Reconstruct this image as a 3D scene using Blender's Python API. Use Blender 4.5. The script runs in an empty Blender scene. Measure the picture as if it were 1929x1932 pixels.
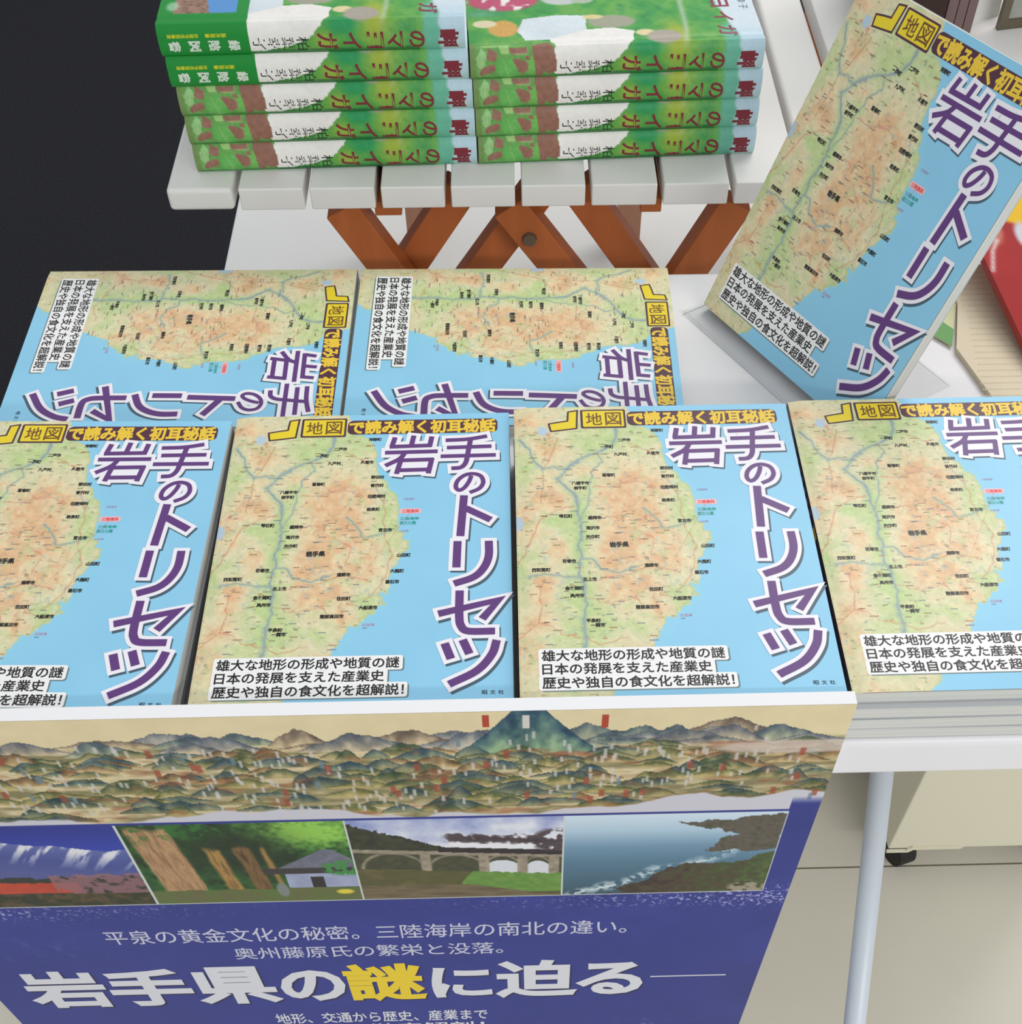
import bpy, math, random
import numpy as np
from mathutils import Matrix, Vector

# ------------------------------------------------------------------ camera, world, lamps, exposure
scene = bpy.context.scene
COL = scene.collection
ZF = 740.0                                   # floor lies 740 mm under the book-cover level (z = 0 in the layout numbers)


def W3(x, y, z):                             # layout millimetres -> metres
    return Vector((x / 1000.0, y / 1000.0, (z + ZF) / 1000.0))


CAM_F, CAM_H, CAM_PITCH, CAM_ROLL, CAM_YAW, CAM_CX, CAM_CY = (
    2307.67, 484.71, math.radians(53.5505), math.radians(0.2332), math.radians(-1.6937), 1022.65, 1248.17)


def make_camera():
    cp, sp = math.cos(CAM_PITCH), math.sin(CAM_PITCH)
    R = Matrix.Rotation(CAM_YAW, 3, 'Z')
    fw, rt, up = R @ Vector((0, cp, -sp)), R @ Vector((1, 0, 0)), R @ Vector((0, sp, cp))
    c, s = math.cos(CAM_ROLL), math.sin(CAM_ROLL)
    r2, u2 = c * rt + s * up, -s * rt + c * up
    m = Matrix((r2, u2, -fw)).transposed().to_4x4()
    m.translation = W3(0, 0, CAM_H)
    cd = bpy.data.cameras.new('camera')
    cd.sensor_fit = 'HORIZONTAL'
    cd.sensor_width = 36.0
    cd.lens = CAM_F / 1929.0 * 36.0
    cd.shift_x = (1929 / 2 - CAM_CX) / 1929.0
    cd.shift_y = (CAM_CY - 1932 / 2) / 1929.0
    cd.clip_start, cd.clip_end = 0.02, 60
    co = bpy.data.objects.new('camera', cd)
    COL.objects.link(co)
    co.matrix_world = m
    scene.camera = co


make_camera()

world = bpy.data.worlds.new('shop_ambient')
scene.world = world
world.use_nodes = True
bg = world.node_tree.nodes['Background']
bg.inputs[0].default_value = (0.93, 0.97, 1.0, 1)
bg.inputs[1].default_value = 0.67


def ceiling_lamp(x, y, sx, sy, power, z=2.7):
    ld = bpy.data.lights.new('ceiling_lamp', 'AREA')
    ld.shape = 'RECTANGLE'
    ld.size, ld.size_y = sx, sy
    ld.energy = power
    ld.color = (1.0, 0.975, 0.94)
    lo = bpy.data.objects.new('ceiling_lamp', ld)
    COL.objects.link(lo)
    lo.location = (x, y, z)


ceiling_lamp(1.3, 2.1, 1.8, 0.5, 36, 2.5)
ceiling_lamp(1.9, -2.2, 2.4, 0.4, 84, 2.4)

scene.view_settings.view_transform = 'Standard'
scene.view_settings.look = 'None'
scene.view_settings.gamma = 1.0
scene.view_settings.use_curve_mapping = False
scene.view_settings.exposure = 0.0

random.seed(4)
RNG = np.random.default_rng(11)


# ------------------------------------------------------------------ colour and material helpers
def lin(c):
    out = []
    for v in c[:3]:
        v = v / 255.0
        out.append(v / 12.92 if v <= 0.04045 else ((v + 0.055) / 1.055) ** 2.4)
    return out


def lin_np(a):
    a = np.clip(a / 255.0, 0, 1)
    return np.where(a <= 0.04045, a / 12.92, ((a + 0.055) / 1.055) ** 2.4)


def material(name, rgb, rough=0.5, spec=0.5, noise=0.0, nscale=40.0, bump=0.0, metal=0.0, stretch=None):
    m = bpy.data.materials.new(name)
    m.use_nodes = True
    nt = m.node_tree
    b = nt.nodes['Principled BSDF']
    b.inputs['Roughness'].default_value = rough
    b.inputs['Specular IOR Level'].default_value = spec
    b.inputs['Metallic'].default_value = metal
    c = lin(rgb)
    b.inputs['Base Color'].default_value = (*c, 1)
    if noise or bump:
        tc = nt.nodes.new('ShaderNodeTexCoord')
        mp = nt.nodes.new('ShaderNodeMapping')
        mp.inputs['Scale'].default_value = stretch or (1, 1, 1)
        n = nt.nodes.new('ShaderNodeTexNoise')
        n.inputs['Scale'].default_value = nscale
        n.inputs['Detail'].default_value = 5
        nt.links.new(tc.outputs['Object'], mp.inputs['Vector'])
        nt.links.new(mp.outputs['Vector'], n.inputs['Vector'])
        if noise:
            r = nt.nodes.new('ShaderNodeValToRGB')
            r.color_ramp.elements[0].position = 0.3
            r.color_ramp.elements[1].position = 0.7
            r.color_ramp.elements[0].color = (*[v * (1 - noise) for v in c], 1)
            r.color_ramp.elements[1].color = (*[min(1, v * (1 + noise)) for v in c], 1)
            nt.links.new(n.outputs['Fac'], r.inputs['Fac'])
            nt.links.new(r.outputs['Color'], b.inputs['Base Color'])
        if bump:
            bp = nt.nodes.new('ShaderNodeBump')
            bp.inputs['Strength'].default_value = bump
            bp.inputs['Distance'].default_value = 0.002
            nt.links.new(n.outputs['Fac'], bp.inputs['Height'])
            nt.links.new(bp.outputs['Normal'], b.inputs['Normal'])
    return m


def printed(name, rough=0.4, spec=0.35):
    m = bpy.data.materials.new(name)
    m.use_nodes = True
    nt = m.node_tree
    b = nt.nodes['Principled BSDF']
    b.inputs['Roughness'].default_value = rough
    b.inputs['Specular IOR Level'].default_value = spec
    a = nt.nodes.new('ShaderNodeAttribute')
    a.attribute_name = 'ink'
    nt.links.new(a.outputs['Color'], b.inputs['Base Color'])
    return m


def page_material(name, rgb, axis_scale):
    m = bpy.data.materials.new(name)
    m.use_nodes = True
    nt = m.node_tree
    b = nt.nodes['Principled BSDF']
    b.inputs['Roughness'].default_value = 0.8
    b.inputs['Specular IOR Level'].default_value = 0.1
    tc = nt.nodes.new('ShaderNodeTexCoord')
    mp = nt.nodes.new('ShaderNodeMapping')
    mp.inputs['Scale'].default_value = axis_scale
    n = nt.nodes.new('ShaderNodeTexNoise')
    n.inputs['Scale'].default_value = 1.0
    n.inputs['Detail'].default_value = 3
    r = nt.nodes.new('ShaderNodeValToRGB')
    c = lin(rgb)
    r.color_ramp.elements[0].position = 0.3
    r.color_ramp.elements[1].position = 0.7
    r.color_ramp.elements[0].color = (*[v * 0.86 for v in c], 1)
    r.color_ramp.elements[1].color = (*[min(1, v * 1.06) for v in c], 1)
    nt.links.new(tc.outputs['Object'], mp.inputs['Vector'])
    nt.links.new(mp.outputs['Vector'], n.inputs['Vector'])
    nt.links.new(n.outputs['Fac'], r.inputs['Fac'])
    nt.links.new(r.outputs['Color'], b.inputs['Base Color'])
    return m


def clear_material(name):
    m = bpy.data.materials.new(name)
    m.use_nodes = True
    nt = m.node_tree
    nt.nodes.remove(nt.nodes['Principled BSDF'])
    out = nt.nodes['Material Output']
    tr = nt.nodes.new('ShaderNodeBsdfTransparent')
    tr.inputs[0].default_value = (0.975, 0.98, 0.98, 1)
    gl = nt.nodes.new('ShaderNodeBsdfGlossy')
    gl.inputs['Roughness'].default_value = 0.06
    fr = nt.nodes.new('ShaderNodeFresnel')
    fr.inputs[0].default_value = 1.16
    mx = nt.nodes.new('ShaderNodeMixShader')
    nt.links.new(fr.outputs[0], mx.inputs[0])
    nt.links.new(tr.outputs[0], mx.inputs[1])
    nt.links.new(gl.outputs[0], mx.inputs[2])
    nt.links.new(mx.outputs[0], out.inputs[0])
    return m


M = {
    'cover': printed('printed_cover', 0.38, 0.4),
    'poster': printed('printed_poster', 0.42, 0.35),
    'jacket': printed('printed_jacket', 0.42, 0.35),
    'leafprint': printed('printed_leaflet', 0.6, 0.2),
    'table': material('white_laminate', (233, 231, 233), 0.38, 0.45, 0.012, 8),
    'slat': material('white_painted_wood', (232, 230, 227), 0.5, 0.35, 0.025, 30, 0.05, stretch=(1, .15, 1)),
    'plinth': material('white_platform_paint', (222, 223, 222), 0.55, 0.3, 0.02, 6),
    'wood': material('orange_brown_wood', (178, 98, 50), 0.5, 0.35, 0.12, 60, 0.06, stretch=(1, 1, .12)),
    'wood_pale': material('pale_brown_wood', (190, 140, 115), 0.6, 0.3, 0.08, 60, 0.05, stretch=(1, 1, .12)),
    'bolt': material('dull_steel_bolt', (120, 105, 85), 0.4, 0.5, metal=0.6),
    'carpet': material('charcoal_carpet', (44, 44, 48), 0.95, 0.05, 0.22, 260, 0.5),
    'tile': material('beige_floor_tile', (214, 209, 195), 0.45, 0.35, 0.03, 7),
    'joint': material('tile_joint', (120, 112, 96), 0.8, 0.1),
    'foam': material('white_foam_board', (246, 245, 247), 0.6, 0.25),
    'legmetal': material('pale_blue_grey_enamel', (206, 214, 222), 0.35, 0.45),
    'cart': material('cream_plastic', (221, 216, 194), 0.5, 0.35, 0.01, 5),
    'rubber': material('black_rubber', (34, 34, 33), 0.6, 0.3),
    'capmetal': material('pale_caster_cap', (200, 200, 195), 0.35, 0.5),
    'pages': page_material('page_edges', (214, 214, 208), (3, 3, 2600)),
    'navy': material('dark_navy_spine', (38, 34, 58), 0.4, 0.35, 0.35, 220, stretch=(1, .3, 1)),
    'covedge': material('cut_cover_card', (196, 198, 200), 0.6, 0.25),
    'covblue': material('blue_cover_card', (128, 196, 228), 0.45, 0.35),
    'board': material('pale_case_board', (225, 226, 214), 0.7, 0.2),
    'clear': clear_material('clear_acrylic'),
    'mauve': material('mauve_brown_card', (120, 100, 98), 0.6, 0.25, 0.05, 30),
    'brown': material('dark_brown_card', (58, 42, 36), 0.6, 0.25, 0.1, 20),
    'greycard': material('grey_green_card', (168, 168, 156), 0.6, 0.25, 0.03, 12),
    'whitecard': material('white_card', (228, 227, 222), 0.6, 0.25),
    'bronze': material('bronze_frame', (98, 92, 74), 0.4, 0.5, 0.1, 50, metal=0.4),
}


# ------------------------------------------------------------------ object helpers
def tag(o, label, cat, group=None, kind=None):
    o['label'] = label
    o['category'] = cat
    if group:
        o['group'] = group
    if kind:
        o['kind'] = kind
    return o


def thing(name, label, cat, loc, rotz=0.0, group=None, matrix=None):
    o = bpy.data.objects.new(name, None)
    COL.objects.link(o)
    o.empty_display_size = 0.02
    if matrix is not None:
        o.matrix_world = matrix
    else:
        o.location = loc
        o.rotation_euler = (0, 0, rotz)
    return tag(o, label, cat, group)


def structure(name, mesh_obj):
    mesh_obj.name = name
    mesh_obj['kind'] = 'structure'
    return mesh_obj


def link_mesh(name, me, parent=None, mat=None):
    o = bpy.data.objects.new(name, me)
    COL.objects.link(o)
    if parent:
        o.parent = parent
    if mat and not me.materials:
        me.materials.append(mat)
    return o


class MB:
    """collects quads and prisms, in millimetres, into one mesh"""

    def __init__(self):
        self.v, self.f, self.mi = [], [], []

    def face(self, pts, mi=0):
        n = len(self.v)
        self.v += [tuple(p) for p in pts]
        self.f.append(list(range(n, n + len(pts))))
        self.mi.append(mi)

    def hexa(self, b, t, mi=0):              # two rings (bottom, top), counter-clockwise seen from the top
        n = len(self.v)
        k = len(b)
        self.v += [tuple(p) for p in b] + [tuple(p) for p in t]
        self.f.append([n + i for i in reversed(range(k))])
        self.f.append([n + k + i for i in range(k)])
        for i in range(k):
            j = (i + 1) % k
            self.f.append([n + i, n + j, n + k + j, n + k + i])
        self.mi += [mi] * (k + 2)

    def box(self, x0, x1, y0, y1, z0, z1, mi=0):
        self.hexa([(x0, y0, z0), (x1, y0, z0), (x1, y1, z0), (x0, y1, z0)],
                  [(x0, y0, z1), (x1, y0, z1), (x1, y1, z1), (x0, y1, z1)], mi)

    def prism(self, poly, z0, z1, mi=0):
        a = sum(poly[i][0] * poly[(i + 1) % len(poly)][1] - poly[(i + 1) % len(poly)][0] * poly[i][1] for i in range(len(poly)))
        if a < 0:
            poly = poly[::-1]
        self.hexa([(x, y, z0) for x, y in poly], [(x, y, z1) for x, y in poly], mi)

    def tube(self, a, b, r0, r1=None, n=20, mi=0):
        r1 = r0 if r1 is None else r1
        a, b = Vector(a), Vector(b)
        d = (b - a).normalized()
        u = d.orthogonal().normalized()
        w = d.cross(u)
        ra = [a + r0 * (math.cos(2 * math.pi * i / n) * u + math.sin(2 * math.pi * i / n) * w) for i in range(n)]
        rb = [b + r1 * (math.cos(2 * math.pi * i / n) * u + math.sin(2 * math.pi * i / n) * w) for i in range(n)]
        self.hexa(ra, rb, mi)

    def mesh(self, name, mats, origin=None, smooth=False):
        """origin None: coordinates stay local millimetres; 'world': layout millimetres"""
        me = bpy.data.meshes.new(name)
        if origin == 'world':
            vs = [((x) / 1000, (y) / 1000, (z + ZF) / 1000) for x, y, z in self.v]
        else:
            ox, oy, oz = origin or (0, 0, 0)
            vs = [((x - ox) / 1000, (y - oy) / 1000, (z - oz) / 1000) for x, y, z in self.v]
        me.from_pydata(vs, [], self.f)
        for m in (mats if isinstance(mats, (list, tuple)) else [mats]):
            me.materials.append(m)
        me.polygons.foreach_set('material_index', self.mi)
        if smooth:
            me.polygons.foreach_set('use_smooth', [True] * len(self.f))
        me.update()
        return me

    def build(self, name, mats, parent=None, origin=None, bevel=0.0, seg=2, smooth=False):
        me = self.mesh(name, mats, origin, smooth)
        o = link_mesh(name, me, parent)
        if bevel:
            add_bevel(o, bevel, seg)
        return o


def add_bevel(o, w, seg=2):
    b = o.modifiers.new('bevel', 'BEVEL')
    b.width = w / 1000
    b.segments = seg
    b.limit_method = 'ANGLE'
    b.angle_limit = math.radians(40)
    for p in o.data.polygons:
        p.use_smooth = True
    wn = o.modifiers.new('normals', 'WEIGHTED_NORMAL')
    wn.keep_sharp = True


# ------------------------------------------------------------------ lettering
_glyphs = {}


def glyphs(text, bold=0.0, res=3):
    """flat letter shapes of a text as (verts, faces), set in the built-in font; bold fattens every stroke by that share of the type size"""
    key = (text, bold, res)
    if key in _glyphs:
        return _glyphs[key]
    cu = bpy.data.curves.new('lettering', 'FONT')
    cu.body = text
    cu.size = 1.0
    cu.resolution_u = res
    cu.fill_mode = 'FRONT'
    if bold:
        cu.bevel_depth = bold
        cu.bevel_resolution = 0
    o = bpy.data.objects.new('lettering', cu)
    COL.objects.link(o)
    dg = bpy.context.evaluated_depsgraph_get()
    dg.update()
    me = bpy.data.meshes.new_from_object(o.evaluated_get(dg))
    vs = [(v.co.x, v.co.y, v.co.z) for v in me.vertices]
    fs = []
    for p in me.polygons:
        if bold and (abs(p.normal.z) < 0.05 or min(vs[k][2] for k in p.vertices) < -1e-5):
            continue
        fs.append(list(p.vertices))
    used = sorted({k for f in fs for k in f})
    mp = {k: i for i, k in enumerate(used)}
    vs = [vs[k] for k in used]
    fs = [[mp[k] for k in f] for f in fs]
    bpy.data.objects.remove(o)
    bpy.data.curves.remove(cu)
    bpy.data.meshes.remove(me)
    _glyphs[key] = (vs, fs)
    return vs, fs


def catmull(pts, n=6):
    P = [np.array(p, float) for p in pts]
    P = [2 * P[0] - P[1]] + P + [2 * P[-1] - P[-2]]
    out = []
    for i in range(1, len(P) - 2):
        for k in range(n):
            t = k / n
            a, b, c, d = P[i - 1], P[i], P[i + 1], P[i + 2]
            out.append(0.5 * ((2 * b) + (-a + c) * t + (2 * a - 5 * b + 4 * c - d) * t * t + (-a + 3 * b - 3 * c + d) * t ** 3))
    out.append(P[-2])
    return [tuple(p) for p in out]


class Art:
    """a printed surface: coordinates (u right, v down) in mm, layered in thin steps; colours kept per vertex"""

    def __init__(self):
        self.V, self.F, self.C = [], [], []
        self.n = 0
        self.step = 0

    def grid(self, u0, u1, v0, v1, du, dv, fn):
        nu, nv = int(round((u1 - u0) / du)), int(round((v1 - v0) / dv))
        us, vs = np.linspace(u0, u1, nu + 1), np.linspace(v0, v1, nv + 1)
        U, Vv = np.meshgrid(us, vs)
        col = fn(U, Vv)
        pts = np.stack([U.ravel(), Vv.ravel(), np.zeros(U.size)], 1)
        idx = np.arange(U.size).reshape(U.shape) + self.n
        q = np.stack([idx[:-1, :-1].ravel(), idx[1:, :-1].ravel(), idx[1:, 1:].ravel(), idx[:-1, 1:].ravel()], 1)
        self.V.append(pts)
        self.C.append(lin_np(col.reshape(-1, 3)))
        self.F += q.tolist()
        self.n += len(pts)

    def raw(self, pts, faces, h, rgb):
        """faces must be wound like v-down quads (up-left, down-left, down-right...); fixed here by signed area"""
        P = np.array([(q[0], q[1], h + (q[2] if len(q) > 2 else 0.0)) for q in pts], float)
        for f in faces:
            a = 0.0
            for i in range(len(f)):
                x0, y0 = pts[f[i]][:2]
                x1, y1 = pts[f[(i + 1) % len(f)]][:2]
                a += x0 * y1 - x1 * y0
            g = [k + self.n for k in f]
            self.F.append(g if a < 0 else g[::-1])
        self.V.append(P)
        self.C.append(np.tile(np.array(lin(rgb)), (len(pts), 1)))
        self.n += len(pts)

    def poly(self, pts, h, rgb):
        self.raw(pts, [list(range(len(pts)))], h, rgb)

    def rect(self, u0, v0, u1, v1, h, rgb):
        self.poly([(u0, v0), (u1, v0), (u1, v1), (u0, v1)], h, rgb)

    def rrect(self, u0, v0, u1, v1, r, h, rgb):
        pts = []
        for cx, cy, a0 in ((u1 - r, v0 + r, -90), (u1 - r, v1 - r, 0), (u0 + r, v1 - r, 90), (u0 + r, v0 + r, 180)):
            for k in range(5):
                a = math.radians(a0 + k * 22.5)
                pts.append((cx + r * math.cos(a), cy + r * math.sin(a)))
        self.poly(pts, h, rgb)

    def stroke(self, pts, w, h, rgb, ext=0.0, joints=False, du=0.0, dv=0.0):
        P = [np.array(p, float) + (du, dv) for p in pts]
        if ext:
            a = P[0] - P[1]
            P[0] = P[0] + a / np.linalg.norm(a) * ext
            b = P[-1] - P[-2]
            P[-1] = P[-1] + b / np.linalg.norm(b) * ext
        L, R = [], []
        for i in range(len(P)):
            d0 = P[i] - P[i - 1] if i else P[1] - P[0]
            d1 = P[i + 1] - P[i] if i < len(P) - 1 else d0
            d0, d1 = d0 / np.linalg.norm(d0), d1 / np.linalg.norm(d1)
            n0, n1 = np.array([-d0[1], d0[0]]), np.array([-d1[1], d1[0]])
            m = n0 + n1
            m = m / (np.linalg.norm(m) + 1e-9)
            k = 1 / max(0.45, m @ n0)
            L.append(P[i] + m * k * w / 2)
            R.append(P[i] - m * k * w / 2)
        n = len(P)
        pts2 = [(p[0], p[1], 0.001 * (i % n)) for i, p in enumerate(L + R)]
        self.step += 1
        hh = h + 0.002 * (self.step % 20)
        self.raw(pts2, [[i, i + 1, n + i + 1, n + i] for i in range(n - 1)], hh, rgb)

    def text(self, s, u0, v0, u1, v1, h, rgb, offset=0.0, ref=None, res=3, turn=False):
        """letters fitted into the rectangle; turn: letter tops point to -u, reading runs to -v"""
        vs, fs = glyphs(s, offset, res)
        if not vs:
            return
        rx = np.array([q[:2] for q in glyphs(ref or s, 0.0, res)[0]])
        x0, y0 = rx.min(0)
        x1, y1 = rx.max(0)
        pts = []
        for x, y, z in vs:
            z = z / offset * 0.012 if offset else 0.0
            a, b = (x - x0) / (x1 - x0), (y1 - y) / (y1 - y0)       # 0..1 right, 0..1 down
            if turn:
                pts.append((u0 + b * (u1 - u0), v1 - a * (v1 - v0), z))
            else:
                pts.append((u0 + a * (u1 - u0), v0 + b * (v1 - v0), z))
        self.raw(pts, fs, h, rgb)

    def mesh(self, name, mat, fn):
        """fn: (N,3) array of u, v, height -> (N,3) millimetres"""
        P = fn(np.concatenate(self.V)) / 1000.0
        me = bpy.data.meshes.new(name)
        me.from_pydata(P.tolist(), [], self.F)
        c = np.concatenate(self.C)
        at = me.color_attributes.new('ink', 'FLOAT_COLOR', 'POINT')
        at.data.foreach_set('color', np.concatenate([c, np.ones((len(c), 1))], 1).astype(np.float32).ravel())
        me.materials.append(mat)
        me.update()
        return me


# ------------------------------------------------------------------ painting helpers (numpy)
def vnoise(U, V, cell, seed, octaves=4, stretch=(1, 1)):
    r = np.random.default_rng(seed)
    out = np.zeros_like(U)
    amp, tot = 1.0, 0.0
    for o in range(octaves):
        T = r.random((128, 128))
        x, y = U / (cell * stretch[0]) + 7.3 * o, V / (cell * stretch[1]) + 3.1 * o
        xi, yi = np.floor(x).astype(int), np.floor(y).astype(int)
        fx, fy = x - xi, y - yi
        fx, fy = fx * fx * (3 - 2 * fx), fy * fy * (3 - 2 * fy)
        g = lambda a, b: T[b % 128, a % 128]
        out += amp * ((g(xi, yi) * (1 - fx) + g(xi + 1, yi) * fx) * (1 - fy) + (g(xi, yi + 1) * (1 - fx) + g(xi + 1, yi + 1) * fx) * fy)
        tot += amp
        amp *= 0.5
        cell = cell / 2
    return out / tot


def inpoly(U, V, poly):
    ins = np.zeros(U.shape, bool)
    n = len(poly)
    for i in range(n):
        x0, y0 = poly[i]
        x1, y1 = poly[(i + 1) % n]
        if y0 == y1:
            continue
        c = (y0 > V) != (y1 > V)
        ins ^= c & (U < (x1 - x0) * (V - y0) / (y1 - y0) + x0)
    return ins


def dline(U, V, pts):
    d = np.full(U.shape, 1e9)
    for (x0, y0), (x1, y1) in zip(pts[:-1], pts[1:]):
        dx, dy = x1 - x0, y1 - y0
        t = np.clip(((U - x0) * dx + (V - y0) * dy) / (dx * dx + dy * dy + 1e-9), 0, 1)
        d = np.minimum(d, np.hypot(U - x0 - t * dx, V - y0 - t * dy))
    return d


def mix(a, b, k):
    return a * (1 - k[..., None]) + np.array(b, float) * k[..., None]


def ell(U, V, cu, cv, ru, rv, soft=0.12):
    d = np.hypot((U - cu) / ru, (V - cv) / rv)
    return np.clip((1 - d) / soft + 0.5, 0, 1)


def blob(U, V, cu, cv, ru, rv):
    return np.exp(-(((U - cu) / ru) ** 2 + ((V - cv) / rv) ** 2))


# ------------------------------------------------------------------ the map guidebook's cover
BW, BH, BT = 157.2, 210.0, 10.0
COAST = [(67.9, 15.2), (74.9, 18.3), (78.6, 22.9), (82.9, 32.6), (82.0, 36.9), (84.0, 42.7), (85.5, 48.5), (88.0, 54.2),
         (91.5, 59.9), (93.7, 62.7), (95.1, 68.3), (96.0, 73.7), (96.1, 81.8), (95.3, 89.8), (99.4, 92.5), (99.9, 96.5),
         (102.0, 99.1), (102.5, 103.0), (99.2, 106.8), (99.6, 111.9), (97.8, 115.6), (95.8, 116.8), (94.1, 119.3), (94.2, 123.0),
         (95.8, 129.2), (93.6, 132.8), (92.2, 137.0), (88.5, 136.9), (90.8, 141.2), (91.5, 143.6), (85.7, 145.8), (82.6, 149.3),
         (79.7, 150.4), (79.7, 155.0), (76.3, 157.3), (73.7, 156.0), (74.0, 163.0), (71.1, 165.2), (68.8, 170.8), (61.8, 179.6),
         (54.8, 189.2), (46.2, 199.8), (40, 210)]
RIVERS = [([(23.3, 58.0), (27.5, 65.0), (32.7, 70.6), (33.2, 80.1), (34.4, 95.9), (32.5, 104.9), (33.5, 113.8), (31.9, 126.2),
            (33.9, 133.5), (34.2, 144.3), (33.0, 159.5), (32.4, 172.0), (29.5, 184.1), (27.0, 199.2)], 1.0),
          ([(2.6, 25.2), (7.5, 33.4), (11.3, 43.6), (15.1, 50.7), (21.2, 48.1), (28.1, 49.7), (23.3, 58.0)], 0.9),
          ([(28.1, 49.7), (36.6, 41.4), (44.9, 37.3), (53.2, 33.9), (56.8, 26.0), (56.9, 17.1)], 1.0),
          ([(44.9, 37.3), (48.5, 44.6), (42.1, 51.5), (40.4, 64.0), (38.7, 77.5), (34.8, 88.1)], 0.45),
          ([(33.4, 115.0), (39.5, 116.5), (43.7, 124.0), (53.0, 125.5), (61.7, 122.1)], 0.6),
          ([(30.9, 128.6), (23.0, 127.1), (13.7, 125.6), (5.2, 127.9)], 0.7),
          ([(68.8, 81.1), (74.1, 87.9), (79.2, 95.9), (85.1, 94.7), (93.4, 89.7)], 0.55)]
ROADS = [[(2.6, 22.3), (11.9, 20.3), (24.1, 25.1), (21.6, 36.7), (15.1, 50.7), (14.7, 63.3), (13.0, 75)],
         [(0.7, 119.1), (4.7, 110.4), (9.8, 97.8), (13.9, 87.5), (23.0, 79.8), (31, 78)],
         [(-0.2, 167.7), (9.9, 157.7), (18.0, 161.4), (24.1, 165.0), (40, 172), (55, 168)],
         [(13.3, 130), (11, 142), (12.5, 150), (9.9, 157.7)],
         [(62, 28), (70, 34), (77, 39)], [(55, 56), (60, 62), (68, 60), (76, 66)], [(83, 56), (88, 70), (89, 90), (94, 108), (90, 128), (80, 140)],
         [(40, 88), (52, 86), (62, 90), (78, 84)], [(37, 131), (52, 128), (70, 122), (84, 126)], [(42, 64), (54, 64), (66, 58)],
         [(70, 137), (76, 142), (84, 144)], [(30, 140), (46, 146), (60, 143), (66, 149)], [(64, 96), (72, 104), (70, 116)]]
ORANGE = [(15.9, 57.8, 8, 9), (16.3, 74.2, 13, 9), (54.9, 69.9, 15, 10), (60.5, 57.6, 9, 9), (67, 81.0, 13, 11), (55.3, 92.6, 11, 10),
          (56.1, 108.1, 10, 10), (78, 100, 9, 8), (13.3, 136.6, 9, 11), (9.0, 11.2, 12, 6), (38.0, 52.8, 9, 5), (77.5, 118.0, 9, 9),
          (65.5, 133.2, 9, 8), (55.1, 137, 8, 8), (72.3, 153, 8, 7), (11.8, 160, 10, 9), (62, 122, 9, 10), (7, 92, 7, 10), (22, 108, 8, 9),
          (76, 62, 8, 8), (48, 122, 8, 8), (20, 34, 9, 7), (6, 180, 8, 10)]
GREEN = [(34, 80, 5, 12), (34, 100, 6, 16), (31, 120, 8, 14), (36, 140, 10, 14), (36, 160, 16, 12), (72, 26, 12, 12), (48, 30, 14, 9),
         (46, 16, 16, 7), (90, 78, 5, 18), (95, 100, 5, 12), (84, 140, 8, 8), (40, 60, 5, 9), (22, 88, 9, 6), (5, 48, 6, 10), (28, 190, 20, 12),
         (60, 160, 9, 6), (2, 120, 5, 10)]


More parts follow.
